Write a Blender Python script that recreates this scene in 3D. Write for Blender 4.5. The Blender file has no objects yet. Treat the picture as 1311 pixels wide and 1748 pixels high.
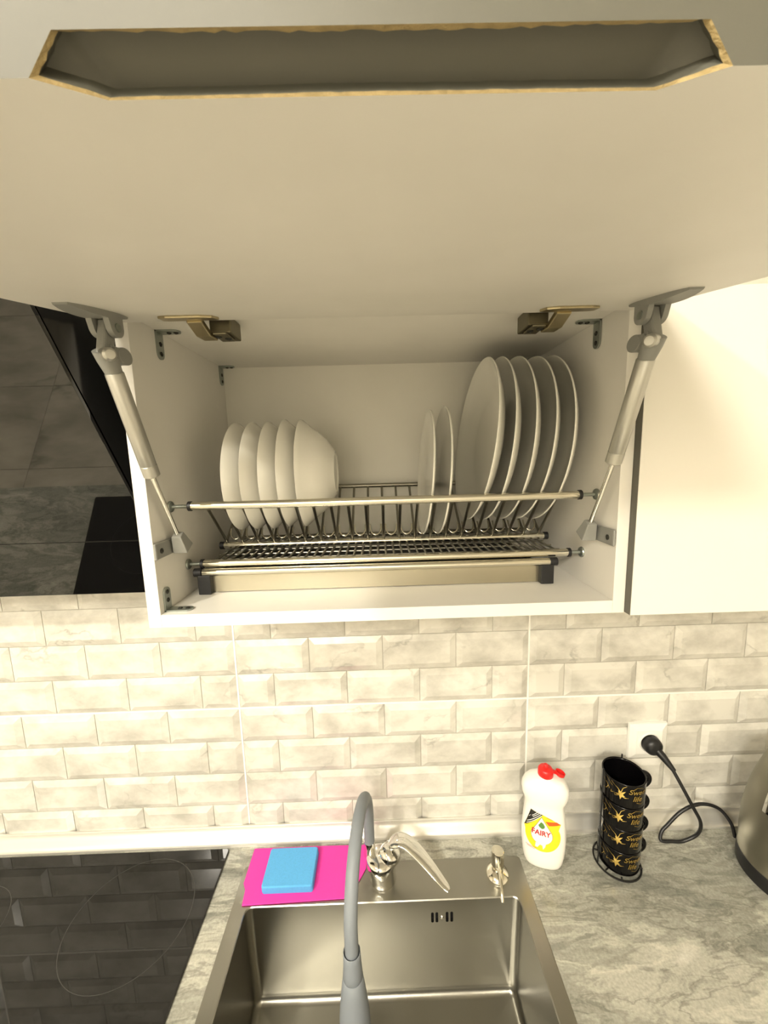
import bpy, bmesh, math, random
from mathutils import Vector, Matrix
random.seed(7)
SC = bpy.context.scene
COL = SC.collection
PI = math.pi

# ------------------------------------------------------------------ camera
F_PX = 670.0
CAM = Vector((0.3025, -0.7471, 1.7112))
PITCH, YAW, ROLL = 0.144, -0.0112, -0.0283
def cam_axes():
    cp, sp = math.cos(PITCH), math.sin(PITCH)
    fwd = Vector((0, cp, -sp)); up = Vector((0, sp, cp)); right = Vector((1, 0, 0))
    Rz = Matrix.Rotation(YAW, 3, 'Z')
    fwd, up, right = Rz @ fwd, Rz @ up, Rz @ right
    c, s = math.cos(ROLL), math.sin(ROLL)
    return c * right + s * up, -s * right + c * up, fwd
_r, _u, _f = cam_axes()
cd = bpy.data.cameras.new('camera')
cd.sensor_fit = 'HORIZONTAL'; cd.sensor_width = 36.0
cd.lens = F_PX / 1311.0 * 36.0
cd.clip_start = 0.005; cd.clip_end = 50
cd.dof.use_dof = True; cd.dof.focus_distance = 0.72; cd.dof.aperture_fstop = 45
cam = bpy.data.objects.new('camera', cd); COL.objects.link(cam)
mw = Matrix((( _r.x, _u.x, -_f.x, CAM.x), (_r.y, _u.y, -_f.y, CAM.y), (_r.z, _u.z, -_f.z, CAM.z), (0, 0, 0, 1)))
cam.matrix_world = mw
SC.camera = cam

# ------------------------------------------------------------------ light
def srgb(r, g, b):
    f = lambda c: (c / 255.0 / 12.92) if c / 255.0 <= 0.04045 else ((c / 255.0 + 0.055) / 1.055) ** 2.4
    return (f(r), f(g), f(b), 1.0)
W = bpy.data.worlds.new('world'); SC.world = W; W.use_nodes = True
W.node_tree.nodes['Background'].inputs[0].default_value = (1.0, 0.88, 0.64, 1)
W.node_tree.nodes['Background'].inputs[1].default_value = 0.0
def lamp(name, loc, power, size, color=(1.0, 0.935, 0.81)):
    d = bpy.data.lights.new(name, 'AREA'); d.shape = 'DISK'; d.size = size; d.energy = power; d.color = color
    o = bpy.data.objects.new(name, d); COL.objects.link(o); o.location = loc
    return o
lamp('ceiling_spot_offscreen', (-0.75, -1.48, 2.58), 16, 0.12)
lamp('ceiling_fill_offscreen', (-0.20, -2.42, 2.58), 33, 0.60)  # unseen soft fill, added to lift ambient light in the cabinet and under the door
VS = SC.view_settings
VS.view_transform = 'Standard'; VS.look = 'None'; VS.gamma = 1.0; VS.use_curve_mapping = False
VS.exposure = 1.32

# ------------------------------------------------------------------ materials
MATS = {}
def base_mat(name):
    m = bpy.data.materials.new(name); m.use_nodes = True
    return m, m.node_tree, m.node_tree.nodes['Principled BSDF']
def mat(name, col, rough=0.5, metal=0.0, bump=0.0, bscale=200.0, coat=0.0, spec=0.5, aniso=0.0, mottle=0.0, mscale=20.0, emit=None, trans=0.0):
    if name in MATS: return MATS[name]
    m, nt, b = base_mat(name)
    b.inputs['Base Color'].default_value = col
    b.inputs['Roughness'].default_value = rough
    b.inputs['Metallic'].default_value = metal
    b.inputs['Coat Weight'].default_value = coat
    b.inputs['Coat Roughness'].default_value = 0.05
    b.inputs['Specular IOR Level'].default_value = spec
    b.inputs['Anisotropic'].default_value = aniso
    b.inputs['Transmission Weight'].default_value = trans
    g = nt.nodes.new('ShaderNodeNewGeometry')
    if mottle:
        n = nt.nodes.new('ShaderNodeTexNoise'); n.inputs['Scale'].default_value = mscale; n.inputs['Detail'].default_value = 5
        nt.links.new(g.outputs['Position'], n.inputs['Vector'])
        mx = nt.nodes.new('ShaderNodeMixRGB'); mx.blend_type = 'MIX'
        mx.inputs[1].default_value = col
        mx.inputs[2].default_value = (col[0] * (1 - mottle), col[1] * (1 - mottle), col[2] * (1 - mottle * 1.15), 1)
        r = nt.nodes.new('ShaderNodeValToRGB'); r.color_ramp.elements[0].position = 0.42; r.color_ramp.elements[1].position = 0.72
        nt.links.new(n.outputs['Fac'], r.inputs[0]); nt.links.new(r.outputs[0], mx.inputs[0])
        nt.links.new(mx.outputs[0], b.inputs['Base Color'])
    if bump:
        n2 = nt.nodes.new('ShaderNodeTexNoise'); n2.inputs['Scale'].default_value = bscale; n2.inputs['Detail'].default_value = 3
        nt.links.new(g.outputs['Position'], n2.inputs['Vector'])
        bp = nt.nodes.new('ShaderNodeBump'); bp.inputs['Strength'].default_value = bump; bp.inputs['Distance'].default_value = 0.001
        nt.links.new(n2.outputs['Fac'], bp.inputs['Height']); nt.links.new(bp.outputs[0], b.inputs['Normal'])
    if emit:
        b.inputs['Emission Color'].default_value = emit[:4]; b.inputs['Emission Strength'].default_value = emit[4]
    MATS[name] = m
    return m

def marble(name, light, mid, dark, scale, rough, veinw=0.03, vein_amt=0.8, per_object=True, stretch=(1, 1, 1), rot=0.0, warp=0.6, coat=0.0, cloud=(0.38, 0.68)):
    m, nt, b = base_mat(name)
    N = nt.nodes.new; L = nt.links.new
    g = N('ShaderNodeNewGeometry')
    add = N('ShaderNodeVectorMath'); add.operation = 'ADD'
    L(g.outputs['Position'], add.inputs[0])
    if per_object:
        oi = N('ShaderNodeObjectInfo'); mul = N('ShaderNodeVectorMath'); mul.operation = 'MULTIPLY'
        cx = N('ShaderNodeCombineXYZ'); L(oi.outputs['Random'], cx.inputs[0]); L(oi.outputs['Random'], cx.inputs[1]); L(oi.outputs['Random'], cx.inputs[2])
        mul.inputs[1].default_value = (7.3, 3.1, 5.7); L(cx.outputs[0], mul.inputs[0]); L(mul.outputs[0], add.inputs[1])
    mp = N('ShaderNodeMapping'); mp.inputs['Scale'].default_value = stretch; mp.inputs['Rotation'].default_value = (0, rot if per_object else 0, 0 if per_object else rot)
    L(add.outputs[0], mp.inputs[0])
    w = N('ShaderNodeTexNoise'); w.inputs['Scale'].default_value = scale * 0.6; w.inputs['Detail'].default_value = 4
    L(mp.outputs[0], w.inputs['Vector'])
    sc = N('ShaderNodeVectorMath'); sc.operation = 'SCALE'; sc.inputs['Scale'].default_value = warp / scale
    L(w.outputs['Color'], sc.inputs[0])
    a2 = N('ShaderNodeVectorMath'); a2.operation = 'ADD'; L(mp.outputs[0], a2.inputs[0]); L(sc.outputs[0], a2.inputs[1])
    c1 = N('ShaderNodeTexNoise'); c1.inputs['Scale'].default_value = scale; c1.inputs['Detail'].default_value = 8; c1.inputs['Roughness'].default_value = 0.6
    L(a2.outputs[0], c1.inputs['Vector'])
    r1 = N('ShaderNodeValToRGB'); e = r1.color_ramp.elements
    e[0].position = cloud[0]; e[0].color = mid; e[1].position = cloud[1]; e[1].color = light
    L(c1.outputs['Fac'], r1.inputs[0])
    c2 = N('ShaderNodeTexNoise'); c2.inputs['Scale'].default_value = scale * 0.75; c2.inputs['Detail'].default_value = 6
    L(a2.outputs[0], c2.inputs['Vector'])
    sub = N('ShaderNodeMath'); sub.operation = 'SUBTRACT'; L(c2.outputs['Fac'], sub.inputs[0]); sub.inputs[1].default_value = 0.5
    ab = N('ShaderNodeMath'); ab.operation = 'ABSOLUTE'; L(sub.outputs[0], ab.inputs[0])
    r2 = N('ShaderNodeValToRGB'); e = r2.color_ramp.elements
    e[0].position = 0.0; e[0].color = (vein_amt,) * 3 + (1,); e[1].position = veinw; e[1].color = (0, 0, 0, 1)
    L(ab.outputs[0], r2.inputs[0])
    c3 = N('ShaderNodeTexNoise'); c3.inputs['Scale'].default_value = scale * 0.9; L(mp.outputs[0], c3.inputs['Vector'])
    r3 = N('ShaderNodeValToRGB'); e = r3.color_ramp.elements; e[0].position = 0.54; e[0].color = (0, 0, 0, 1); e[1].position = 0.70; e[1].color = (1, 1, 1, 1)
    L(c3.outputs['Fac'], r3.inputs[0])
    mm = N('ShaderNodeMath'); mm.operation = 'MULTIPLY'; L(r2.outputs[0], mm.inputs[0]); L(r3.outputs[0], mm.inputs[1])
    mx = N('ShaderNodeMixRGB'); L(mm.outputs[0], mx.inputs[0]); L(r1.outputs[0], mx.inputs[1]); mx.inputs[2].default_value = dark
    L(mx.outputs[0], b.inputs['Base Color'])
    b.inputs['Roughness'].default_value = rough; b.inputs['Coat Weight'].default_value = coat; b.inputs['Coat Roughness'].default_value = 0.06
    MATS[name] = m
    return m

def counter_mat():
    m, nt, b = base_mat('counter_stone')
    N = nt.nodes.new; L = nt.links.new
    g = N('ShaderNodeNewGeometry')
    mp = N('ShaderNodeMapping'); mp.inputs['Rotation'].default_value = (0, 0, -0.55); mp.inputs['Scale'].default_value = (0.62, 2.1, 1.0)
    L(g.outputs['Position'], mp.inputs[0])
    w = N('ShaderNodeTexNoise'); w.inputs['Scale'].default_value = 3.2; w.inputs['Detail'].default_value = 5; w.inputs['Roughness'].default_value = 0.55
    L(mp.outputs[0], w.inputs['Vector'])
    s = N('ShaderNodeVectorMath'); s.operation = 'SCALE'; s.inputs['Scale'].default_value = 0.42; L(w.outputs['Color'], s.inputs[0])
    a = N('ShaderNodeVectorMath'); a.operation = 'ADD'; L(mp.outputs[0], a.inputs[0]); L(s.outputs[0], a.inputs[1])
    c = N('ShaderNodeTexNoise'); c.inputs['Scale'].default_value = 6.0; c.inputs['Detail'].default_value = 10; c.inputs['Roughness'].default_value = 0.62
    L(a.outputs[0], c.inputs['Vector'])
    r = N('ShaderNodeValToRGB'); r.color_ramp.interpolation = 'EASE'
    el = r.color_ramp.elements
    el[0].position = 0.28; el[0].color = srgb(104, 105, 97)
    el[1].position = 0.78; el[1].color = srgb(206, 204, 192)
    for p, cc in ((0.40, (136, 136, 126)), (0.48, (162, 161, 149)), (0.53, (148, 147, 136)), (0.60, (178, 176, 163))):
        x = el.new(p); x.color = srgb(*cc)
    L(c.outputs['Fac'], r.inputs[0])
    # thin light and dark veins
    v = N('ShaderNodeTexNoise'); v.inputs['Scale'].default_value = 4.5; v.inputs['Detail'].default_value = 8; v.inputs['Roughness'].default_value = 0.6
    L(a.outputs[0], v.inputs['Vector'])
    def vein(center, width, amt):
        sb = N('ShaderNodeMath'); sb.operation = 'SUBTRACT'; sb.inputs[1].default_value = center; L(v.outputs['Fac'], sb.inputs[0])
        ab = N('ShaderNodeMath'); ab.operation = 'ABSOLUTE'; L(sb.outputs[0], ab.inputs[0])
        rr = N('ShaderNodeValToRGB'); rr.color_ramp.elements[0].color = (amt, amt, amt, 1); rr.color_ramp.elements[1].position = width; rr.color_ramp.elements[1].color = (0, 0, 0, 1)
        L(ab.outputs[0], rr.inputs[0]); return rr
    v1 = vein(0.47, 0.020, 0.45); v2 = vein(0.56, 0.030, 0.35)
    m1 = N('ShaderNodeMixRGB'); L(v1.outputs[0], m1.inputs[0]); L(r.outputs[0], m1.inputs[1]); m1.inputs[2].default_value = srgb(84, 84, 76)
    m2 = N('ShaderNodeMixRGB'); L(v2.outputs[0], m2.inputs[0]); L(m1.outputs[0], m2.inputs[1]); m2.inputs[2].default_value = srgb(225, 222, 206)
    # speckle
    sp = N('ShaderNodeTexNoise'); sp.inputs['Scale'].default_value = 240; sp.inputs['Detail'].default_value = 2; L(g.outputs['Position'], sp.inputs['Vector'])
    m3 = N('ShaderNodeMixRGB'); m3.blend_type = 'OVERLAY'; m3.inputs[0].default_value = 0.35; L(m2.outputs[0], m3.inputs[1]); L(sp.outputs['Fac'], m3.inputs[2])
    L(m3.outputs[0], b.inputs['Base Color'])
    b.inputs['Roughness'].default_value = 0.22
    b.inputs['Specular IOR Level'].default_value = 0.5
    MATS['counter_stone'] = m
    return m

WHITE = srgb(238, 236, 228)
M_WHITE = mat('white_laminate', srgb(233, 230, 222), 0.42, mottle=0.05, mscale=9)
M_WHITE_GLOSS = mat('white_gloss_front', srgb(236, 233, 224), 0.25)
M_BACK = mat('white_hardboard', srgb(234, 231, 220), 0.55, mottle=0.06, mscale=6)
M_MDF = mat('raw_fibreboard', srgb(168, 148, 104), 0.9, bump=0.6, bscale=900, mottle=0.25, mscale=300)
M_GREYEDGE = mat('grey_edge_band', srgb(92, 91, 81), 0.5)
M_GREYPL = mat('grey_plastic', srgb(140, 140, 134), 0.45)
M_SILVER = mat('silver_paint', srgb(190, 189, 182), 0.34, metal=0.8)
M_CHROME = mat('chrome', srgb(230, 229, 224), 0.09, metal=1.0)
M_STEELBAR = mat('polished_steel_tube', srgb(226, 222, 208), 0.13, metal=1.0)
M_WIRE = mat('steel_wire', srgb(146, 143, 132), 0.30, metal=1.0)
M_ZINC = mat('zinc_plate', srgb(160, 166, 160), 0.38, metal=0.9)
M_NICKEL = mat('nickel_hinge', srgb(190, 178, 146), 0.28, metal=1.0)
M_SCREW = mat('dark_screw', srgb(70, 70, 66), 0.4, metal=0.8)
M_BLACKPL = mat('black_plastic', srgb(24, 24, 26), 0.45)
M_SINK = mat('brushed_sink_steel', srgb(150, 148, 140), 0.31, metal=1.0, bump=0.05, bscale=700)
M_ALU = mat('brushed_aluminium', srgb(222, 220, 213), 0.36, metal=0.65)
M_PORC = mat('white_porcelain', srgb(240, 238, 228), 0.16, coat=0.4)
M_HOSE = mat('grey_silicone', srgb(130, 136, 142), 0.55)
M_HOOD = mat('black_mirror_glass', srgb(8, 8, 9), 0.015, spec=0.7, coat=0.25)
M_HOODSIDE = mat('black_gloss_metal', srgb(9, 9, 10), 0.12, spec=0.5)
M_HOB = mat('black_ceramic_glass', srgb(7, 7, 8), 0.03, spec=0.55)
M_MARK = mat('hob_print_grey', srgb(58, 57, 53), 0.5)
M_PINK = mat('pink_cloth', srgb(236, 62, 166), 0.85, bump=0.4, bscale=1500)
M_SPONGE = mat('blue_foam', srgb(92, 172, 228), 0.9, bump=0.5, bscale=1200, mottle=0.08, mscale=300)
M_BOTTLE = mat('white_bottle_plastic', srgb(240, 238, 230), 0.35)
M_RED = mat('red_cap_plastic', srgb(222, 34, 30), 0.35)
M_YELLOW = mat('label_yellow', srgb(250, 216, 40), 0.4)
M_LBLACK = mat('label_black', srgb(36, 36, 32), 0.4)
M_LWHITE = mat('label_white', srgb(246, 244, 236), 0.4)
M_LRED = mat('label_red', srgb(190, 30, 40), 0.4)
M_LGREEN = mat('label_green', srgb(86, 132, 56), 0.4)
M_LLINE = mat('label_grey_line', srgb(70, 84, 66), 0.4)
M_LORANGE = mat('label_orange', srgb(226, 92, 34), 0.4)
M_MUG = mat('black_glazed_ceramic', srgb(7, 6, 7), 0.10, spec=0.22)
M_GOLD = mat('gold_print', srgb(238, 204, 116), 0.25, metal=1.0)
M_BLKWIRE = mat('black_wire', srgb(16, 16, 16), 0.35)
M_SOCKET = mat('white_socket_plastic', srgb(236, 234, 226), 0.35)
M_CORD = mat('black_rubber_cord', srgb(18, 18, 20), 0.4)
M_KETTLE = mat('brushed_kettle_steel', srgb(150, 147, 134), 0.42, metal=1.0)
M_GROUT = mat('pale_grout', srgb(240, 237, 228), 0.8)
M_GROUTD = mat('grey_joint', srgb(176, 171, 158), 0.8)
M_WALL = mat('pale_plaster', srgb(236, 231, 220), 0.8, bump=0.1, bscale=60)
M_CEIL = mat('white_ceiling_paint', srgb(238, 234, 222), 0.85)
M_BRICK = marble('marble_brick', srgb(219, 216, 206), srgb(182, 179, 169), srgb(138, 135, 127), 13.0, 0.16, veinw=0.022, vein_amt=0.5, stretch=(1, 1, 1.4), rot=0.6, cloud=(0.30, 0.60))
M_FLOOR = marble('marble_floor_tile', srgb(206, 200, 184), srgb(162, 157, 143), srgb(96, 92, 82), 2.6, 0.2, veinw=0.05, vein_amt=0.8, stretch=(1, 2, 1), rot=0.5, cloud=(0.3, 0.65))
M_COUNTER = counter_mat()

# ------------------------------------------------------------------ mesh helpers
class MB:
    def __init__(self): self.v = []; self.f = []
    def add(self, vs, fs):
        o = len(self.v); self.v += [Vector(p) for p in vs]; self.f += [tuple(i + o for i in f) for f in fs]; return self
    def box(self, x0, x1, y0, y1, z0, z1):
        vs = [(x, y, z) for z in (z0, z1) for y in (y0, y1) for x in (x0, x1)]
        return self.add(vs, [(0, 2, 3, 1), (4, 5, 7, 6), (0, 1, 5, 4), (2, 6, 7, 3), (0, 4, 6, 2), (1, 3, 7, 5)])
    def obox(self, c, ax, ay, az, hx, hy, hz):
        c = Vector(c); ax, ay, az = Vector(ax), Vector(ay), Vector(az)
        vs = [c + ax * (sx * hx) + ay * (sy * hy) + az * (sz * hz) for sz in (-1, 1) for sy in (-1, 1) for sx in (-1, 1)]
        return self.add(vs, [(0, 2, 3, 1), (4, 5, 7, 6), (0, 1, 5, 4), (2, 6, 7, 3), (0, 4, 6, 2), (1, 3, 7, 5)])
    def prism(self, poly, a, b):
        """poly: list of 3-D points (planar); a, b: offset vectors of the two caps"""
        n = len(poly); a, b = Vector(a), Vector(b)
        vs = [Vector(p) + a for p in poly] + [Vector(p) + b for p in poly]
        fs = [tuple(range(n - 1, -1, -1)), tuple(range(n, 2 * n))] + [(i, (i + 1) % n, n + (i + 1) % n, n + i) for i in range(n)]
        return self.add(vs, fs)
    def tube(self, pts, r, n=12, caps=True, closed=False):
        pts = [Vector(p) for p in pts]; m = len(pts)
        rs = r if isinstance(r, (list, tuple)) else [r] * m
        prev = None; rings = []
        for i, p in enumerate(pts):
            if closed: t = pts[(i + 1) % m] - pts[i - 1]
            else: t = pts[min(i + 1, m - 1)] - pts[max(i - 1, 0)]
            t.normalize()
            if prev is None:
                up = Vector((0, 0, 1)) if abs(t.z) < 0.9 else Vector((1, 0, 0))
                u = (up - t * up.dot(t)).normalized()
            else:
                u = (prev - t * prev.dot(t)).normalized()
            prev = u; w = t.cross(u)
            rings.append([p + (u * math.cos(2 * PI * k / n) + w * math.sin(2 * PI * k / n)) * rs[i] for k in range(n)])
        vs = [q for R in rings for q in R]; fs = []
        cnt = m if closed else m - 1
        for i in range(cnt):
            j = (i + 1) % m
            for k in range(n):
                k2 = (k + 1) % n
                fs.append((i * n + k, i * n + k2, j * n + k2, j * n + k))
        if caps and not closed:
            fs.append(tuple(range(n - 1, -1, -1))); fs.append(tuple((m - 1) * n + k for k in range(n)))
        return self.add(vs, fs)
    def lathe(self, prof, c=(0, 0, 0), axis=(0, 0, 1), n=40):
        """prof: list of (radius, height along axis); radius 0 closes"""
        ax = Vector(axis).normalized(); c = Vector(c)
        up = Vector((1, 0, 0)) if abs(ax.x) < 0.9 else Vector((0, 1, 0))
        u = (up - ax * up.dot(ax)).normalized(); w = ax.cross(u)
        vs = []; idx = []
        for (r, h) in prof:
            if r <= 1e-7:
                idx.append([len(vs)]); vs.append(c + ax * h)
            else:
                idx.append(list(range(len(vs), len(vs) + n)))
                vs += [c + ax * h + (u * math.cos(2 * PI * k / n) + w * math.sin(2 * PI * k / n)) * r for k in range(n)]
        fs = []
        for a, b in zip(idx[:-1], idx[1:]):
            for k in range(n):
                k2 = (k + 1) % n
                if len(a) == 1 and len(b) == 1: continue
                if len(a) == 1: fs.append((a[0], b[k2], b[k]))
                elif len(b) == 1: fs.append((a[k], a[k2], b[0]))
                else: fs.append((a[k], a[k2], b[k2], b[k]))
        return self.add(vs, fs)
    def loft(self, loops, cap0=False, cap1=False):
        n = len(loops[0]); vs = [p for L in loops for p in L]; fs = []
        for i in range(len(loops) - 1):
            for k in range(n):
                k2 = (k + 1) % n
                fs.append((i * n + k, i * n + k2, (i + 1) * n + k2, (i + 1) * n + k))
        if cap0: fs.append(tuple(range(n - 1, -1, -1)))
        if cap1: fs.append(tuple((len(loops) - 1) * n + k for k in range(n)))
        return self.add(vs, fs)
    def mesh(self, name, m, off=(0, 0, 0), smooth=35):
        off = Vector(off)
        me = bpy.data.meshes.new(name)
        me.from_pydata([tuple(p - off) for p in self.v], [], self.f)
        bm = bmesh.new(); bm.from_mesh(me); bmesh.ops.recalc_face_normals(bm, faces=bm.faces); bm.to_mesh(me); bm.free()
        me.materials.append(m)
        if smooth:
            me.polygons.foreach_set('use_smooth', [True] * len(me.polygons))
            me.set_sharp_from_angle(angle=math.radians(smooth))
        me.update()
        return me
    def build(self, name, m, parent=None, smooth=35, bevel=0.0, base=None):
        off = Vector(base) if base is not None else origin(parent)
        o = bpy.data.objects.new(name, self.mesh(name, m, off, smooth)); COL.objects.link(o)
        if parent is not None: o.parent = parent
        else: o.location = off
        if bevel:
            b = o.modifiers.new('bevel', 'BEVEL'); b.width = bevel; b.segments = 2; b.limit_method = 'ANGLE'; b.angle_limit = math.radians(40)
        return o
ORG = {}
def origin(o):
    v = Vector((0, 0, 0))
    while o is not None:
        v = v + o.location; o = o.parent
    return v
def tag(o, label=None, cat=None, group=None, kind=None):
    if label: o['label'] = label
    if cat: o['category'] = cat
    if group: o['group'] = group
    if kind: o['kind'] = kind
    return o
def thing(name, loc, label, cat, group=None):
    o = bpy.data.objects.new(name, None); COL.objects.link(o); o.location = loc; o.empty_display_size = 0.02
    return tag(o, label, cat, group)
def crom(pts, n=8):
    pts = [Vector(p) for p in pts]; out = []
    P = [pts[0] * 2 - pts[1]] + pts + [pts[-1] * 2 - pts[-2]]
    for i in range(1, len(P) - 2):
        for k in range(n):
            t = k / n
            out.append(0.5 * ((2 * P[i]) + (P[i + 1] - P[i - 1]) * t + (2 * P[i - 1] - 5 * P[i] + 4 * P[i + 1] - P[i + 2]) * t * t + (3 * P[i] - P[i - 1] - 3 * P[i + 1] + P[i + 2]) * t ** 3))
    out.append(pts[-1]); return out
def rrect(x0, x1, y0, y1, r, z, n=6):
    L = []
    for cx, cy, a0 in ((x1 - r, y1 - r, 0), (x0 + r, y1 - r, PI / 2), (x0 + r, y0 + r, PI), (x1 - r, y0 + r, 1.5 * PI)):
        for k in range(n + 1):
            a = a0 + PI / 2 * k / n; L.append(Vector((cx + r * math.cos(a), cy + r * math.sin(a), z)))
    return L
def text2d(s, size, shear=0.0, align='CENTER', bold=0.0):
    cu = bpy.data.curves.new('t', 'FONT'); cu.body = s; cu.size = size; cu.shear = shear; cu.align_x = align; cu.align_y = 'CENTER'; cu.offset = bold
    ob = bpy.data.objects.new('t', cu); COL.objects.link(ob)
    dg = bpy.context.evaluated_depsgraph_get(); ev = ob.evaluated_get(dg); me = ev.to_mesh()
    vs = [(v.co.x, v.co.y) for v in me.vertices]; fs = [tuple(p.vertices) for p in me.polygons]
    ev.to_mesh_clear(); bpy.data.objects.remove(ob); bpy.data.curves.remove(cu)
    return vs, fs
def screw(parent, c, axis, r=0.0032):
    ax = Vector(axis).normalized()
    return MB().lathe([(0, 0.0012), (r * 0.4, 0.0010), (r * 0.45, 0.0016), (r, 0.0008), (r, -0.0004)], c, ax, 14).build('screw', M_SCREW, parent)

# ------------------------------------------------------------------ setting
ZC = 0.90                      # counter top
XW0, XW1 = -1.50, 1.65         # extent of the run of units along the wall
def struct(o): o['kind'] = 'structure'; return o
struct(MB().box(-2.4, 2.4, -2.75, 0.10, -0.05, -0.004).build('floor', M_GROUTD, smooth=0))
floor = bpy.data.objects['floor']
TS = 0.6
me = MB().box(-TS / 2 + .0015, TS / 2 - .0015, -TS / 2 + .0015, TS / 2 - .0015, -0.004, 0.0).mesh('floor_tile', M_FLOOR, smooth=0)
for ix in range(8):
    for iy in range(6):
        t = bpy.data.objects.new('floor_tile', me); COL.objects.link(t); t.parent = floor
        t.location = (-2.4 + TS * (ix + .5), -0.15 - TS * (iy + .5) + 0.22, 0)
struct(MB().box(-2.4, 2.4, -2.75, 0.10, 2.60, 2.66).build('ceiling', M_CEIL, smooth=0))
struct(MB().box(-2.46, -2.4, -2.75, 0.10, -0.05, 2.66).build('wall_left', M_WALL, smooth=0))
struct(MB().box(2.4, 2.46, -2.75, 0.10, -0.05, 2.66).build('wall_right', M_WALL, smooth=0))
struct(MB().box(-2.46, 2.46, -2.81, -2.75, -0.05, 2.66).build('wall_front', M_WALL, smooth=0))
wall = struct(MB().box(-2.46, 2.46, 0.03, 0.10, -0.05, 2.66).build('wall_back', M_WALL, smooth=0))
# backsplash: bevelled marble bricks, grouped in 600 x 300 mm ceramic tiles with pale grout between the tiles
BW, BH = 0.15, 0.075
MB().box(XW0, XW1, 0.0068, 0.03, 0.88, 1.4975).build('joint_bed', M_GROUTD, wall, smooth=0)
def brick_mesh(x0, x1, z0, z1):
    b = MB(); g = 0.0006; cx, cz = (x0 + x1) / 2, (z0 + z1) / 2
    x0 += g; x1 -= g; z0 += g; z1 -= g; c = 0.0125; dp = 0.0052
    o = [(x0, dp, z0), (x1, dp, z0), (x1, dp, z1), (x0, dp, z1)]
    i = [(x0 + c, 0.0, z0 + c), (x1 - c, 0.0, z0 + c), (x1 - c, 0.0, z1 - c), (x0 + c, 0.0, z1 - c)]
    k = [(x, 0.0076, z) for x, y, z in o]
    b.add(k + o + i, [(0, 1, 5, 4), (1, 2, 6, 5), (2, 3, 7, 6), (3, 0, 4, 7), (4, 5, 9, 8), (5, 6, 10, 9), (6, 7, 11, 10), (7, 4, 8, 11), (8, 9, 10, 11)])
    return b.mesh('brick', M_BRICK, (cx, 0, cz), smooth=0)
GJ = 0.0014
shapes = {}
for row in range(8):
    z0 = 0.90 + BH * row
    zlo = z0 + (GJ if row % 4 == 0 else 0); zhi = z0 + BH - (.0025 if row == 7 else GJ if row % 4 == 3 else 0)
    half = (row % 2 == 0)
    xs = []
    if not half:
        k = math.floor(XW0 / BW)
        while k * BW < XW1:
            xs.append((k * BW, (k + 1) * BW)); k += 1
    else:
        k = math.floor(XW0 / 0.6)
        while k * 0.6 < XW1:
            t0 = k * 0.6
            xs += [(t0, t0 + BW / 2)] + [(t0 + BW / 2 + BW * j, t0 + BW / 2 + BW * (j + 1)) for j in range(3)] + [(t0 + 0.525, t0 + 0.6)]; k += 1
    for a, b in xs:
        if b <= XW0 + .01 or a >= XW1 - .01: continue
        la = a + (GJ if abs(a / 0.6 - round(a / 0.6)) < 1e-4 else 0); lb = b - (GJ if abs(b / 0.6 - round(b / 0.6)) < 1e-4 else 0)
        key = (round(la - a, 5), round(b - lb, 5), round(b - a, 4), round(zlo - z0, 5), round(z0 + BH - zhi, 5))
        if key not in shapes: shapes[key] = brick_mesh(la - (a + b) / 2, lb - (a + b) / 2, zlo - z0, zhi - z0)
        o = bpy.data.objects.new('brick', shapes[key]); COL.objects.link(o); o.parent = wall
        # the mesh is centred on its own middle
        o.location = ((la + lb) / 2, 0, (zlo + zhi) / 2)
for k in range(-2, 3):
    if XW0 < k * 0.6 < XW1: MB().box(k * .6 - GJ - .0003, k * .6 + GJ + .0003, 0.0045, 0.0070, 0.895, 1.4975).build('tile_joint', M_GROUT, wall, smooth=0)
MB().box(XW0, XW1, 0.0046, 0.0071, 1.2 - GJ - .0003, 1.2 + GJ + .0003).build('tile_joint', M_GROUT, wall, smooth=0)

# aluminium upstand profile between worktop and tiles
pr = [(0.0, .930), (-.004, .9305), (-.0052, .9285), (-.0055, .9255), (-.0085, .9215), (-.012, .9165), (-.0155, .9105), (-.0185, .9065), (-.0205, .9050), (-.0232, .9040), (-.0235, .9001), (0.0, .9001)]
sk = MB().prism([(0, y, z) for y, z in pr], (XW0, 0, 0), (XW1, 0, 0)).build('trim_1', M_ALU, smooth=50); struct(sk)

# ------------------------------------------------------------------ worktop and base units
HX0, HX1, HY0, HY1 = 0.028, 0.546, -0.545, -0.130   # sink cut-out
cb = MB()
def grid_slab(xs, ys, z0, z1, skip):
    b = MB(); nx, ny = len(xs), len(ys)
    vs = [(x, y, z) for z in (z0, z1) for y in ys for x in xs]
    I = lambda i, j, k: k * nx * ny + j * nx + i
    fs = []
    solid = lambda i, j: 0 <= i < nx - 1 and 0 <= j < ny - 1 and (i, j) not in skip
    for i in range(nx - 1):
        for j in range(ny - 1):
            if not solid(i, j): continue
            fs.append((I(i, j, 1), I(i + 1, j, 1), I(i + 1, j + 1, 1), I(i, j + 1, 1)))
            fs.append((I(i, j, 0), I(i, j + 1, 0), I(i + 1, j + 1, 0), I(i + 1, j, 0)))
            if not solid(i - 1, j): fs.append((I(i, j, 0), I(i, j, 1), I(i, j + 1, 1), I(i, j + 1, 0)))
            if not solid(i + 1, j): fs.append((I(i + 1, j, 0), I(i + 1, j + 1, 0), I(i + 1, j + 1, 1), I(i + 1, j, 1)))
            if not solid(i, j - 1): fs.append((I(i, j, 0), I(i + 1, j, 0), I(i + 1, j, 1), I(i, j, 1)))
            if not solid(i, j + 1): fs.append((I(i, j + 1, 0), I(i, j + 1, 1), I(i + 1, j + 1, 1), I(i + 1, j + 1, 0)))
    return b.add(vs, fs)
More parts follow.
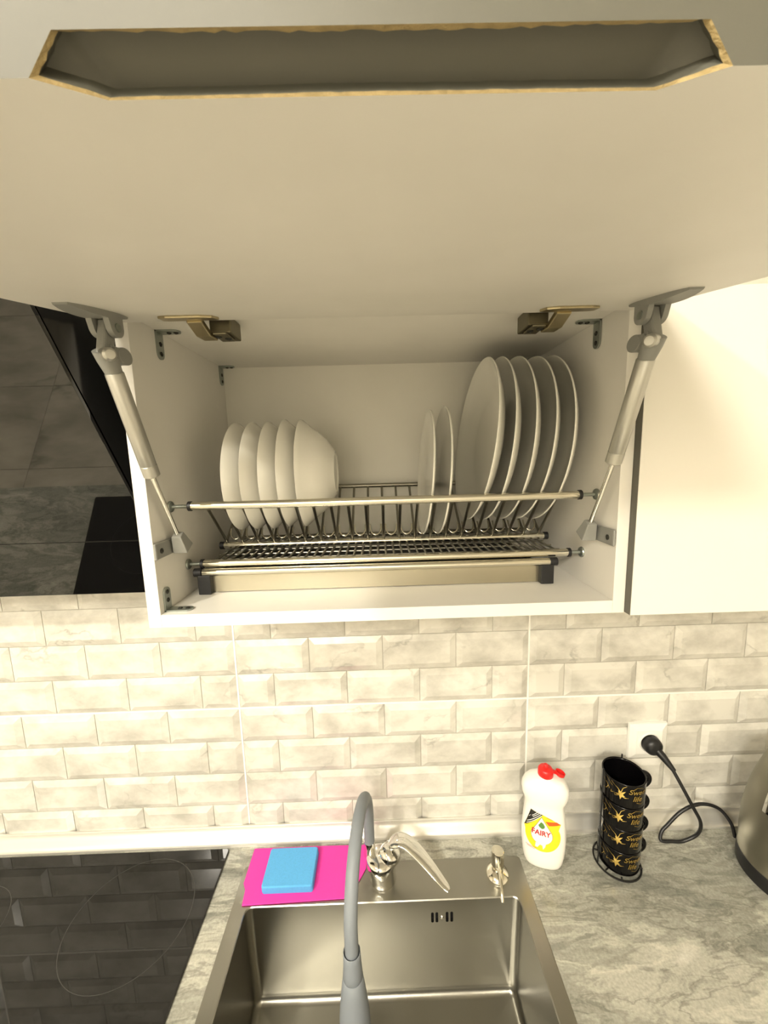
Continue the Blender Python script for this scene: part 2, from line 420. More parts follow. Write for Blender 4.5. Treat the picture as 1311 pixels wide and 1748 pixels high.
ct = grid_slab([XW0, HX0, HX1, XW1], [-0.60, HY0, HY1, 0.003], 0.862, ZC, {(1, 1)}).build('countertop', M_COUNTER, None, smooth=0, base=(0, 0, 0.862))
tag(ct, 'grey veined stone-look countertop running along the tiled wall', 'countertop')
units = [(-1.50, -0.66, 'white base cabinet under the far end of the countertop beyond the hob'), (-0.66, -0.02, 'white base cabinet under the black hob'),
         (-0.02, 0.66, 'white base cabinet under the steel sink'), (0.66, 1.65, 'white base cabinet under the countertop beneath the kettle')]
for x0, x1, lab in units:
    t = thing('base_cabinet', ((x0 + x1) / 2, -0.28, 0), lab, 'cabinet')
    MB().box(x0 + .001, x0 + .017, -.56, .0, .10, .862).build('side_panel', M_WHITE, t, smooth=0)
    MB().box(x1 - .017, x1 - .001, -.56, .0, .10, .862).build('side_panel', M_WHITE, t, smooth=0)
    MB().box(x0 + .017, x1 - .017, -.56, .0, .10, .116).build('bottom_panel', M_WHITE, t, smooth=0)
    MB().box(x0 + .001, x1 - .001, -.50, -.484, 0.0, .10).build('plinth', M_WHITE, t, smooth=0)
    MB().box(x0 + .001, x0 + .03, -.10, -.07, 0.0, .10).build('foot', M_BLACKPL, t, smooth=0)
    MB().box(x1 - .03, x1 - .001, -.10, -.07, 0.0, .10).build('foot', M_BLACKPL, t, smooth=0)
    xm = (x0 + x1) / 2
    for a, b, hx in ((x0 + .002, xm - .0015, xm - .03), (xm + .0015, x1 - .002, xm + .03)):
        d = MB().box(a, b, -.578, -.561, .105, .845).build('door', M_WHITE_GLOSS, t, smooth=0, bevel=.001)
        MB().tube([(hx, -.578, .66), (hx, -.60, .665), (hx, -.60, .795), (hx, -.578, .80)], .005, 8).build('handle', M_CHROME, d)

# ------------------------------------------------------------------ dish cabinet (open lift-up door)
CX0, CX1 = 0.0, 0.6190
XL, XR = 0.0164, 0.6035
YF, YB = -0.261, 0.0285
ZB, ZT = 1.515, 1.881
cab = thing('wall_cabinet', (0.31, -0.116, 1.498), 'open white wall cabinet with raised lift-up door and dish racks inside', 'cabinet')
MB().box(CX0, XL, YF, YB, 1.498, 1.897).build('side_panel', M_WHITE, cab, smooth=0, bevel=.0004)
MB().box(XR, CX1, YF, YB, 1.498, 1.897).build('side_panel', M_WHITE, cab, smooth=0, bevel=.0004)
MB().box(XL + .0002, XR - .0002, YF, YB, 1.498, ZB).build('bottom_panel', M_WHITE, cab, smooth=0, bevel=.0004)
MB().box(XL + .0002, XR - .0002, YF, YB, ZT, 1.897).build('top_panel', M_WHITE, cab, smooth=0, bevel=.0004)
MB().box(XL + .0002, XR - .0002, YB - .003, YB, ZB, ZT).build('back_panel', M_BACK, cab, smooth=0)
# door
PHI = math.radians(10.3)
HY, HZ = -0.265, 1.871
DO = Vector((0, -math.cos(PHI), -math.sin(PHI))); DN = Vector((0, -math.sin(PHI), math.cos(PHI)))
def D(x, s, t): return Vector((x, HY, HZ)) + DO * s + DN * t
S0, S1, TT = -0.006, 0.3785, 0.0165
xa, xb = -0.0005, 0.6190
gA = 0.0083; gB = 0.0086
X0, X1 = 0.2212, 0.3925; xi0, xi1 = 0.2350, 0.3790; xe0, xe1 = 0.2290, 0.3850
dv = [D(xa, S0, 0), D(xb, S0, 0), D(xb, S1, 0), D(X1, S1, 0), D(xi1, S1 - gA, 0), D(xi0, S1 - gA, 0), D(X0, S1, 0), D(xa, S1, 0),
      D(xa, S0, TT), D(xb, S0, TT), D(xb, S1, TT), D(xa, S1, TT), D(xe0, S1, gB), D(xe1, S1, gB)]
door = MB().add(dv, [(0, 1, 2, 3, 4, 5, 6, 7), (8, 11, 10, 9), (0, 8, 9, 1), (1, 9, 10, 2), (0, 7, 11, 8)]).build('lift_door', M_WHITE, cab, smooth=0)
door['label'] = 'raised white lift-up door with a finger groove cut in its edge'
MB().add([dv[i] for i in (7, 6, 12, 13, 3, 2, 10, 11)], [tuple(range(8))]).build('edge_band', M_GREYEDGE, door, smooth=0)['label'] = 'grey edge band of the lift-up door'
# groove: outline -> ragged raw rim -> dark lining set back
def ragged(a, b, n, amp, seed):
    rnd = random.Random(seed); out = []
    for i in range(n):
        t = i / n; out.append((a.lerp(b, t), (rnd.random() - .5) * 2 * amp if i else 0))
    return out
inward = (-DO + DN).normalized()
outl = []; corners = [D(X0, S1, 0), D(xe0, S1, gB), D(xe1, S1, gB), D(X1, S1, 0), D(xi1, S1 - gA, 0), D(xi0, S1 - gA, 0)]
cen = D((X0 + X1) / 2, S1 - gA / 2, gB / 2)
ins = [0.0020, 0.0013, 0.0013, 0.0017, 0.0004, 0.0004]
nseg = [6, 60, 6, 8, 60, 8]
inner = []
for i in range(6):
    a, b = corners[i], corners[(i + 1) % 6]
    for k in range(nseg[i]):
        t = k / nseg[i]; p = a.lerp(b, t); outl.append(p)
        w = ins[i] * (1 - t) + ins[(i + 1) % 6] * t
        w *= 1 + (random.random() - .5) * 0.5
        d = cen - p; d.x *= 0.12 if i in (1, 4) else 0.5; d.normalize()
        inner.append(p + d * w + inward * 0.0014)
MB().loft([outl, inner]).build('groove_rim', M_MDF, door, smooth=0)['label'] = 'ragged raw fibreboard rim of the finger groove'
nc = [sum(nseg[:i]) for i in range(7)]
gf = []
for k in range(60):                                # flat lining between the two long edges
    gf.append((nc[1] + k, nc[1] + k + 1, nc[5] - k - 1, nc[5] - k))
for k in range(6): gf.append((k, k + 1, nc[5] if False else (nc[6] - k - 1 if nc[6] - k - 1 > nc[5] else nc[5]), (nc[6] - k) % nc[6] if k else 0)[:4] if k else (0, 1, nc[6] - 1))
gf.append((nc[1], nc[5], nc[5] + 1, nc[5] + 2))
gf.append(tuple(range(nc[2], nc[4] + 1)))
ok = []
for f_ in gf:
    u = []
    for i_ in f_:
        if i_ not in u: u.append(i_)
    if len(u) > 2: ok.append(tuple(u))
deep = [p + inward * 0.0055 for p in inner]
MB().add(deep, ok).loft([inner, deep]).build('finger_groove', M_GREYEDGE, door, smooth=40)['label'] = 'grey finger groove cut in the door edge'

# hinges, struts and corner brackets; mir mirrors about the middle of the cabinet
XM = (CX0 + CX1)
def mk(mir):
    return (lambda x: XM - x) if mir else (lambda x: x)
def bx(b, X, x0, x1, y0, y1, z0, z1):
    a, c = sorted((X(x0), X(x1))); return b.box(a, c, y0, y1, z0, z1)
for mir in (False, True):
    X = mk(mir); sg = -1 if mir else 1
    # --- cup hinge
    b = MB()
    pl = [(0.068, .012), (0.071, .030), (0.080, .033), (0.116, .033), (0.128, .028), (0.131, .014), (0.126, .010), (0.074, .009)]
    b.prism([D(X(x), s + .004, 0) for x, s in pl], DN * 0, DN * -0.0028)
    h = b.build('hinge', M_NICKEL, cab, smooth=0, bevel=.0008)
    b = MB()
    c0 = D(X(.1015), .014, -.002); c1 = Vector((X(.1015), -.256, 1.8585)); c2 = Vector((X(.1045), -.243, 1.8575))
    for p, q in ((c0, c1), (c1, c2)):
        d = (q - p); L = d.length; d.normalize(); ax = Vector((1, 0, 0)); az = ax.cross(d)
        b.obox((p + q) / 2, ax, d, az, .0085, L / 2 + .001, .0035)
    b.build('hinge_arm', M_NICKEL, h, smooth=0, bevel=.0012)
    b = MB()
    bx(b, X, .107, .132, -.252, -.214, 1.8605, ZT); bx(b, X, .111, .128, -.256, -.224, 1.8575, 1.8605)
    b.build('hinge_mount', mat('hinge_body', srgb(120, 114, 94), 0.4, metal=0.9), h, smooth=0, bevel=.0015)
    b = MB(); bx(b, X, .124, .150, -.270, -.252, 1.8775, 1.8808); b.build('mounting_plate', M_NICKEL, h, smooth=0, bevel=.001)
    for k, (x, y) in enumerate(((.115, -.246), (.124, -.238))):
        screw(h, (X(x), y, 1.8575), (0, 0, -1), .0042)
    # --- gas strut (plane x ~ .03)
    xs = X(.031)
    P1 = Vector((xs, -.3185, 1.8035)); P2 = Vector((xs, -.2705, 1.6940)); P3 = Vector((xs, -.2270, 1.6130))
    ax = (P2 - P1).normalized()
    b = MB()
    Lc = (P2 - P1).length
    b.lathe([(0, 0), (.0086, 0), (.0091, .001), (.0091, Lc - .016), (.0088, Lc - .0155), (.0088, Lc - .0145), (.0092, Lc - .014), (.0092, Lc - .001), (.0080, Lc), (.0040, Lc + .001), (0, Lc + .001)], P1, ax, 28)
    st = b.build('gas_strut', M_SILVER, cab)
    MB().tube([P2 - ax * .003, P3 + (P3 - P2).normalized() * .006], .0030, 14).build('piston_rod', M_CHROME, st)
    # door plate with tapering wings
    b = MB(); wing = []
    nS = 12
    for i in range(nS + 1):
        s = .030 + (.118 - .030) * i / nS; e = abs(i / nS - .5) * 2
        hw = .0125 * (1 - .45 * e ** 3); th = .0060 - .0042 * e ** 2
        wing.append([D(xs - hw, s, 0), D(xs - hw * .9, s, -th), D(xs + hw * .9, s, -th), D(xs + hw, s, 0)])
    b.loft(wing, True, True); b.build('door_plate', M_GREYPL, st, smooth=40)
    # fork cheeks
    for dx in (-.0085, .0085):
        b = MB(); pts = []
        for a in range(13):
            an = PI * a / 12
            pts.append(D(xs + dx, .0605 + .0105 * math.cos(an), -.013 - .0105 * math.sin(an)))
        poly = [D(xs + dx, .0725, -.003)] + pts + [D(xs + dx, .0485, -.003)]
        b.prism(poly, (-.0028, 0, 0), (.0028, 0, 0)); b.build('fork_cheek', M_GREYPL, st, smooth=40)
    pv = D(xs, .0605, -.014)
    MB().lathe([(0, -.0125), (.0042, -.0125), (.0042, .0125), (0, .0125)], pv, (1, 0, 0), 16).build('pivot_pin', M_ZINC, st)
    # link between fork and cylinder
    K = Vector((xs, -.3290, 1.8200))
    b = MB()
    d1 = (K - pv); L1 = d1.length; d1.normalize(); n1 = Vector((1, 0, 0)).cross(d1)
    b.obox((pv + K) / 2, (1, 0, 0), d1, n1, .0048, L1 / 2 + .006, .0075)
    b.build('link', M_GREYPL, st, smooth=0, bevel=.002)
    b = MB()
    d2 = (P1 - K); L2 = d2.length; d2.normalize(); n2 = Vector((1, 0, 0)).cross(d2)
    b.tube([K - d2 * .004, K + d2 * .006, P1 + ax * .001], [.0105, .0100, .0080], 20); b.build('cylinder_head', M_GREYPL, st)
    b = MB(); lob = []
    cpos = Vector((xs, -.3060, 1.8225))
    for a in range(20):
        an = 2 * PI * a / 20; lob.append(cpos + Vector((0, math.cos(an) * .0115, math.sin(an) * .0088)))
    b.prism(lob, (-.007, 0, 0), (.007, 0, 0)); bx(b, lambda q: q, xs - .0065, xs + .0065, -.328, -.306, 1.8135, 1.8290)
    b.build('release_tab', M_GREYPL, st, smooth=40, bevel=.0008)
    MB().lathe([(0, .0165), (.0045, .016), (.0066, .0135), (.0068, .006), (.0068, 0), (0, 0)], K + Vector((0, -.001, -.001)), (sg * .75, -.6, -.15), 20).build('knob', M_SILVER, st)
    # foot on the side panel
    xw = X(XL)
    b = MB()
    c = Vector((xs, -.2225, 1.6065)); dn = (P3 - P2).normalized(); nn = Vector((1, 0, 0)).cross(dn)
    lo = [c + Vector((0, 0, 0))]
    f0 = [P3 + ax * -.001 + Vector((ux * .0062, 0, 0)) + nn * (uy * .0058) for ux, uy in ((-1, -1), (1, -1), (1, 1), (-1, 1))]
    f1 = [P3 + dn * .024 + Vector((ux * .0098 - 0 * sg, 0, 0)) + nn * (uy * .0105) for ux, uy in ((-1, -1), (1, -1), (1, 1), (-1, 1))]
    b.loft([f0, f1], True, True)
    b.build('foot_socket', M_GREYPL, st, smooth=0, bevel=.0012)
    b = MB(); bx(b, X, XL, .0200, -.262, -.203, 1.587, 1.6085); b.build('foot_plate', M_GREYPL, st, smooth=0, bevel=.002)
    screw(st, (X(.0200), -.249, 1.597), (sg, 0, 0), .0036)
    # --- steel angle brackets
    def bracket(y0, y1, top, L1, L2):
        z = ZT if top else ZB; dz = -1 if top else 1
        b = MB(); t = .0022; ym = (y0 + y1) / 2; hw = (y1 - y0) / 2
        leg = [(y0, z), (y1, z)] + [(ym + hw * math.cos(a), z + dz * (L1 - hw) + dz * hw * math.sin(a)) for a in [PI * k / 8 for k in range(9)]]
        poly = [Vector((X(XL), y, zz)) for y, zz in leg]
        b.prism(poly, (0, 0, 0), (sg * t, 0, 0))
        leg2 = [(XL, y0), (XL, y1)] + [(XL + (L2 - hw) + hw * math.sin(a), ym + hw * math.cos(a)) for a in [PI * k / 8 for k in range(9)]]
        b.prism([Vector((X(x), y, z)) for x, y in leg2], (0, 0, 0), (0, 0, dz * t))
        o = b.build('corner_bracket', M_ZINC, cab, smooth=0)
        for q in (.45, .80): screw(o, (X(XL + t), ym, z + dz * L1 * q), (sg, 0, 0), .003)
        for q in (.50, .80): screw(o, (X(XL + L2 * q), ym, z + dz * t), (0, 0, dz), .003)
    bracket(-.2035, -.1875, True, .036, .030)
    bracket(.004, .019, True, .034, .026)
    if not mir: bracket(-.2515, -.2365, False, .032, .034)

# ------------------------------------------------------------------ neighbouring closed cabinet
nb = thing('wall_cabinet', (0.95, -0.12, 1.4985), 'closed glossy white wall cabinet above the socket and kettle', 'cabinet')
MB().box(.6205, .6365, -.255, YB, 1.5, 1.897).build('side_panel', M_WHITE, nb, smooth=0)
MB().box(1.284, 1.30, -.255, YB, 1.5, 1.897).build('side_panel', M_WHITE, nb, smooth=0)
MB().box(.6365, 1.284, -.255, YB, 1.5, 1.516).build('bottom_panel', M_WHITE, nb, smooth=0)
MB().box(.6365, 1.284, -.255, YB, 1.881, 1.897).build('top_panel', M_WHITE, nb, smooth=0)
MB().box(.6205, 1.298, -.2545, -.2540, 1.4985, 1.893).build('edge_band', M_GREYEDGE, nb, smooth=0)
d = MB().box(.6200, 1.298, -.2725, -.2550, 1.4985, 1.893).build('door', M_WHITE_GLOSS, nb, smooth=0, bevel=.0008)
MB().box(.6193, .6199, -.2720, -.2552, 1.499, 1.8925).build('grey_edge', M_GREYEDGE, d, smooth=0)

# ------------------------------------------------------------------ range hood
hx0, hx1 = -0.622, -0.020
GK = 0.605
def gy(z): return -.2357 + GK * (1.6715 - z)
hood = thing('range_hood', (-.32, -.05, 1.503), 'slanted black glass range hood over the hob', 'range hood')
zt, zm, zb = 1.915, 1.6005, 1.503
gl = Vector((0, 1, GK)).normalized()
b = MB(); th = .005
def slab(b, x0, x1, za, zb_, dy):
    o0 = Vector((x0, gy(za), za)); o1 = Vector((x0, gy(zb_), zb_))
    b.prism([o0, o1, o1 + gl * dy, o0 + gl * dy], (0, 0, 0), (x1 - x0, 0, 0))
slab(b, hx0, hx1, zm + .0004, zt, th); b.build('upper_glass', M_HOOD, hood, smooth=0, bevel=.0004)
b = MB(); slab(b, hx0, hx1, zb, zm - .0004, th); b.build('lower_glass', M_HOOD, hood, smooth=0, bevel=.0004)
b = MB()
yb_ = .026
q = [(gy(zt) + .012, zt - .0), (gy(zb) + .012, zb + .004), (yb_ - .03, zb + .004), (yb_, zb + .03), (yb_, zt)]
b.prism([Vector((0, y, z)) for y, z in q], (hx0 + .003, 0, 0), (hx1 - .003, 0, 0)); b.build('body', M_HOODSIDE, hood, smooth=0)

# ------------------------------------------------------------------ hob
hob = thing('induction_hob', (-.33, -.29, ZC), 'black glass induction hob set into the countertop', 'hob')
rot = math.radians(-1.2)
hc = Vector((-.333, -.292, 0))
def HR(x, y): 
    dx, dy = x - hc.x, y - hc.y
    return (hc.x + dx * math.cos(rot) - dy * math.sin(rot), hc.y + dx * math.sin(rot) + dy * math.cos(rot))
rot = 0.0
hb = MB()
L0 = rrect(-.660, -.0325, -.555, -.0285, .006, ZC + .0002); L1 = rrect(-.660, -.0325, -.555, -.0285, .006, ZC + .0036); L2 = rrect(-.6585, -.034, -.5535, -.0300, .005, ZC + .0048)
hb.loft([L0, L1, L2], True, True); hb.build('glass_plate', M_HOB, hob, smooth=30)
def ring(cx, cy, r, w, z):
    b = MB(); n = 72
    for rr in (0,):
        vs = []
        for k in range(n):
            a = 2 * PI * k / n
            vs += [(cx + (r - w) * math.cos(a), cy + (r - w) * math.sin(a), z), (cx + (r + w) * math.cos(a), cy + (r + w) * math.sin(a), z)]
        b.add(vs, [(2 * k, 2 * k + 1, (2 * k + 3) % (2 * n), (2 * k + 2) % (2 * n)) for k in range(n)])
    return b
zh = ZC + .0050
ring(-.164, -.149, .103, .0005, zh).build('cooking_zone', M_MARK, hob, smooth=0)
ring(-.170, -.372, .090, .0005, zh).build('cooking_zone', M_MARK, hob, smooth=0)
ring(-.470, -.165, .080, .0005, zh).build('cooking_zone', M_MARK, hob, smooth=0)
ring(-.470, -.390, .103, .0005, zh).build('cooking_zone', M_MARK, hob, smooth=0)

# ------------------------------------------------------------------ sink
sink = thing('sink', (.287, -.31, ZC), 'rectangular stainless steel sink with brushed rim sunk in the countertop', 'sink')
SX0, SX1, SY0, SY1 = .0115, .5625, -.572, -.0655
BX0, BX1, BY0, BY1 = .0375, .5370, -.535, -.1385
zr = ZC + .0020; z1 = .703; rb = .0125
loops = [rrect(SX0, SX1, SY0, SY1, .006, ZC + .0002), rrect(SX0, SX1, SY0, SY1, .006, ZC + .0015), rrect(SX0 + .0008, SX1 - .0008, SY0 + .0008, SY1 - .0008, .0055, zr)]
loops += [rrect(BX0 - .0015, BX1 + .0015, BY0 - .0015, BY1 + .0015, rb + .001, zr), rrect(BX0, BX1, BY0, BY1, rb, zr - .0015)]
tp = .006
for q in (.4, .7): loops.append(rrect(BX0 + tp * q, BX1 - tp * q, BY0 + tp * q, BY1 - tp * q, rb, zr - (zr - z1 - .012) * q))
for k in range(0, 6):
    a = PI / 2 * k / 5; ii = .012 * (1 - math.cos(a))
    loops.append(rrect(BX0 + tp + ii, BX1 - tp - ii, BY0 + tp + ii, BY1 - tp - ii, max(rb - ii * .9, .002), z1 + .012 - .012 * math.sin(a)))
dx, dy = .287, -.34
loops.append([Vector((dx + .05 * math.cos(math.atan2(p.y - dy, p.x - dx)), dy + .05 * math.sin(math.atan2(p.y - dy, p.x - dx)), z1 - .007)) for p in loops[-1]])
bm_ = MB().loft(loops, False, True)
NL = len(loops[0]); quad = (4 * NL + 6, 4 * NL + 7, 5 * NL + 7, 5 * NL + 6)
bm_.f.remove(quad)
qa, qb, qc, qd = [bm_.v[i_].copy() for i_ in quad]          # top right, top left, bottom left, bottom right
def on_back(x, z):
    t_ = (qa.z - z) / (qa.z - qd.z); l_, r_ = qb.lerp(qc, t_), qa.lerp(qd, t_)
    return l_.lerp(r_, (x - l_.x) / (r_.x - l_.x))
SLOTS = (.3775, .3855, .4045, .4130); SW = .0025; SZ0, SZ1 = .8552, .8762; cc = .0014
zl_, zh_ = qd.z, qa.z
xs_ = [None] + [v_ for x in SLOTS for v_ in (x - SW, x + SW)] + [None]
zs_ = [zl_, SZ0, SZ1, zh_]
def gp(i_, j_):
    z = zs_[j_]
    if i_ == 0: return qb.lerp(qc, (qa.z - z) / (qa.z - qd.z))
    if i_ == len(xs_) - 1: return qa.lerp(qd, (qa.z - z) / (qa.z - qd.z))
    return on_back(xs_[i_], z)
for i_ in range(len(xs_) - 1):
    for j_ in range(3):
        if j_ == 1 and i_ % 2 == 1:
            x0_, x1_ = xs_[i_], xs_[i_ + 1]
            for px_, sx_ in ((x0_, 1), (x1_, -1)):
                for pz_, sz_ in ((SZ0, 1), (SZ1, -1)):
                    bm_.add([on_back(px_, pz_), on_back(px_ + sx_ * cc, pz_), on_back(px_, pz_ + sz_ * cc)], [(0, 1, 2)])
            continue
        bm_.add([gp(i_, j_), gp(i_ + 1, j_), gp(i_ + 1, j_ + 1), gp(i_, j_ + 1)], [(0, 1, 2, 3)])
sb = bm_.build('basin', M_SINK, sink, smooth=38)
wn = sb.modifiers.new('weighted_normals', 'WEIGHTED_NORMAL'); wn.keep_sharp = True; wn.weight = 100
yo = on_back(.395, .866).y
vb_ = [Vector((x, y, z)) for y in (yo + .0006, -.1306) for x, z in ((.3720, .8510), (.4185, .8510), (.4185, .8805), (.3720, .8805))]
MB().add(vb_, [(4, 5, 6, 7), (0, 1, 5, 4), (1, 2, 6, 5), (2, 3, 7, 6), (3, 0, 4, 7)]).build('overflow_housing', M_BLACKPL, sink, smooth=0)
MB().lathe([(0, .0005), (.012, .001), (.012, .003), (.040, .0025), (.046, .001), (.048, -.0005)], (dx, dy, z1 - .007), (0, 0, 1), 32).build('drain', M_CHROME, sink)
yw = BY1 - tp * .19
MB().lathe([(0, .0022), (.0022, .0018), (.0036, .0004), (.0036, -.001)], (.3950, yw - .0004, .8660), (0, -1, 0), 16).build('overflow_screw', M_CHROME, sink)

# ------------------------------------------------------------------ faucet
fx, fy = .2880, -.0965
fa = thing('faucet', (fx, fy, zr), 'chrome sink faucet with a grey bendable hose and lever handle', 'faucet')
b = MB()
Z0 = zr
secs = [(.0244, 0, 0, 0), (.0256, 0, 0, .0020), (.0252, 0, 0, .0035), (.0258, -.0008, .0004, .012), (.0268, -.0020, .0010, .022), (.0278, -.0030, .0014, .032), (.0282, -.0036, .0018, .038), (.0274, -.0040, .0022, .0430), (.0240, -.0044, .0025, .0475), (.0170, -.0046, .0028, .0500), (.008, -.0046, .0028, .0510)]
loops = []
for r, ox, oy, h in secs:
    loops.append([Vector((fx + ox + r * math.cos(2 * PI * k / 36), fy + oy + r * math.sin(2 * PI * k / 36), Z0 + h)) for k in range(36)])
b.loft(loops, True, True); b.build('body', M_CHROME, fa, smooth=50)
hx, hy = .2635, -.0830
MB().lathe([(.0125, 0), (.0118, .010), (.0108, .018), (.0108, .027), (.0102, .0285), (0, .0285)], (hx, hy, Z0 + .040), (0, 0, 1), 24).build('spout_collar', M_CHROME, fa)
# hose: straight up, over in a semicircle toward the room, down
hp = []
za, zc_ = Z0 + .066, 1.0250; R = .0935
ex, ey = .2425, -.2700
for k in range(6): hp.append(Vector((hx, hy, za + (zc_ - za) * k / 6)))
for k in range(0, 25):
    a = PI * k / 24; m_ = (1 - math.cos(a)) / 2
    hp.append(Vector((hx + (ex - hx) * m_, hy + (ey - hy) * m_, zc_ + R * math.sin(a))))
for k in range(1, 5): hp.append(Vector((ex, ey, zc_ - .042 * k / 4)))
MB().tube(hp, .0101, 20).build('hose', M_HOSE, fa, smooth=60)
zt_ = zc_ - .031
sp = MB().lathe([(.0100, -.012), (.0114, -.011), (.0116, .0), (.0122, .0008), (.0127, .0002), (.0129, -.010), (.0138, -.028), (.0149, -.0412), (.0146, -.0418), (.0128, -.0420), (.0128, -.0432), (.0147, -.0434), (.0152, -.0440), (.0178, -.065), (.0208, -.090), (.0228, -.115), (.0236, -.135), (.0225, -.142), (.018, -.144), (0, -.144)], (ex, ey, zt_), (0, 0, 1), 32).build('spray_head', M_HOSE, fa, smooth=40)
# lever
b = MB()
ctr = crom([(.3010, -.0860, Z0 + .050), (.3090, -.0870, Z0 + .066), (.3210, -.0890, Z0 + .0740), (.3350, -.0930, Z0 + .0730), (.3520, -.1010, Z0 + .0640), (.3700, -.1130, Z0 + .0520), (.3880, -.1290, Z0 + .0410), (.4020, -.1440, Z0 + .0350), (.4065, -.1500, Z0 + .0335)], 5)
lo = []
for i, p in enumerate(ctr):
    t = i / (len(ctr) - 1)
    d = (ctr[min(i + 1, len(ctr) - 1)] - ctr[max(i - 1, 0)]).normalized()
    side = d.cross(Vector((0, 0, 1))).normalized(); side = (side * .9 + Vector((0, -.25, .1))).normalized()
    up = side.cross(d).normalized()
    hw = .0045 + .0125 * (1 - max(0, (t - .45) / .55) ** 1.3); hw *= min(1, .70 + t * 1.6); hh = .0055 * (1 - t) + .0020
    lo.append([p + side * (hw * math.cos(2 * PI * k / 20)) + up * (hh * math.sin(2 * PI * k / 20)) for k in range(20)])
b.loft(lo, True, True); b.build('lever_handle', M_CHROME, fa, smooth=60)
MB().lathe([(0, .0), (.0180, .0), (.0205, .006), (.0205, .018), (.0190, .024), (.0140, .0285), (0, .030)], (fx + .006, fy + .003, Z0 + .036), (.55, -.02, .83), 30).build('cartridge_cap', M_CHROME, fa, smooth=50)

# ------------------------------------------------------------------ soap dispenser
sx, sy = .5095, -.0985
sd = thing('soap_dispenser', (sx, sy, zr), 'steel soap dispenser pump on the sink rim', 'soap dispenser')
MB().lathe([(0, 0), (.0215, 0), (.0220, .002), (.0205, .0055), (.0150, .0095), (.0108, .012), (.0100, .015), (0, .015)], (sx, sy, zr), (0, 0, 1), 32).build('base', M_STEELBAR, sd)
pd = MB().lathe([(0, .012), (.0082, .012), (.0085, .020), (.0112, .0215), (.0118, .023), (.0120, .050), (.0114, .0525), (.0104, .0533), (0, .0538)], (sx, sy, zr), (0, 0, 1), 32).build('pump_head', M_STEELBAR, sd)
MB().tube(crom([(sx - .0005, sy - .010, zr + .030), (sx - .003, sy - .026, zr + .029), (sx - .0065, sy - .046, zr + .023), (sx - .0085, sy - .058, zr + .013)], 6), .0031, 12).build('spout', M_STEELBAR, sd)

# ------------------------------------------------------------------ cloth and sponge
cl = MB()
cpts = [(.0200, -.0310), (.1370, -.0305), (.2560, -.0320), (.2545, -.0800), (.2255, -.1310), (.1280, -.1338), (.0290, -.1362), (.0265, -.110), (.0195, -.098)]
zc0 = zr + .0003
def cloth(pts, z, th): return MB().prism([Vector((x, y, z)) for x, y in pts], (0, 0, 0), (0, 0, th))
o = cloth(cpts, zc0, .0022).build('dish_cloth', M_PINK, None, smooth=0, bevel=.0008, base=(.13, -.08, zc0)); tag(o, 'bright pink flat dish cloth beside the faucet under the sponge', 'cloth')
b = MB(); zs = zc0 + .0023
lows = rrect(.0610, .1560, -.1190, -.0460, .004, zs); l2 = rrect(.0600, .1570, -.1200, -.0450, .005, zs + .003)
hi = rrect(.0600, .1560, -.1200, -.0455, .005, zs + .0140); hi2 = rrect(.0615, .1545, -.1185, -.0470, .004, zs + .0160)
for L in (hi, hi2):
    for p in L: p.z += .0
b.loft([lows, l2, hi, hi2], True, True)
o = b.build('sponge', M_SPONGE, None, smooth=28, base=(.1085, -.0825, zs)); tag(o, 'light blue kitchen sponge lying on the pink cloth', 'sponge')

# ------------------------------------------------------------------ dish soap bottle
ba = math.radians(-17); bc = Vector((.6075, -.0740, ZC))
ca, sa = math.cos(ba), math.sin(ba)
def BR(x, y, z): return Vector((bc.x + x * ca - y * sa, bc.y + x * sa + y * ca, bc.z + z))
bot = thing('dish_soap_bottle', bc, 'white dish soap bottle with red flip cap and yellow label', 'bottle')
bprof = [(0, .0285, .0165), (.003, .0315, .0190), (.010, .0345, .0212), (.025, .0372, .0226), (.045, .0390, .0232), (.065, .0395, .0234), (.085, .0388, .0232), (.105, .0370, .0226), (.120, .0352, .0216), (.132, .0342, .0206), (.138, .0346, .0206), (.145, .0372, .0218), (.153, .0402, .0230), (.162, .0414, .0234), (.170, .0408, .0230), (.178, .0378, .0220), (.185, .0318, .0200), (.190, .0235, .0175), (.193, .0155, .0140), (.1935, .0125, .0125)]
def bw(z):
    for (za, wa, da), (zb2, wb, db) in zip(bprof[:-1], bprof[1:]):
        if za <= z <= zb2:
            t = (z - za) / (zb2 - za); return wa + (wb - wa) * t, da + (db - da) * t
    return bprof[-1][1:]
NE = 2.6
loops = []
for z, w, d in bprof:
    L = []
    for k in range(48):
        a = 2 * PI * k / 48; c_, s_ = math.cos(a), math.sin(a)
        e = 2 / (NE if z < .185 else NE - (NE - 2) * min(1, (z - .185) / .008))
        L.append(BR(w * 1.04 * math.copysign(abs(c_) ** e, c_), d * math.copysign(abs(s_) ** e, s_), z))
    loops.append(L)
MB().loft(loops, True, True).build('body', M_BOTTLE, bot, smooth=70)
def on_bottle(x, z, lift):
    w, d = bw(z); w *= 1.04; q = max(0.0, 1 - abs(x / w) ** NE)
    return BR(x, -d * q ** (1 / NE) - lift, z)
LZ = .0820
def lab(cx, cy):    # label drawing coordinates to (x, z) on the bottle face
    x = (cx - 380) / 9.2 * .00112 - .0035; z = LZ - ((cy - 1190) - .33 * (cx - 380)) / 9.2 * .00119
    return x, z
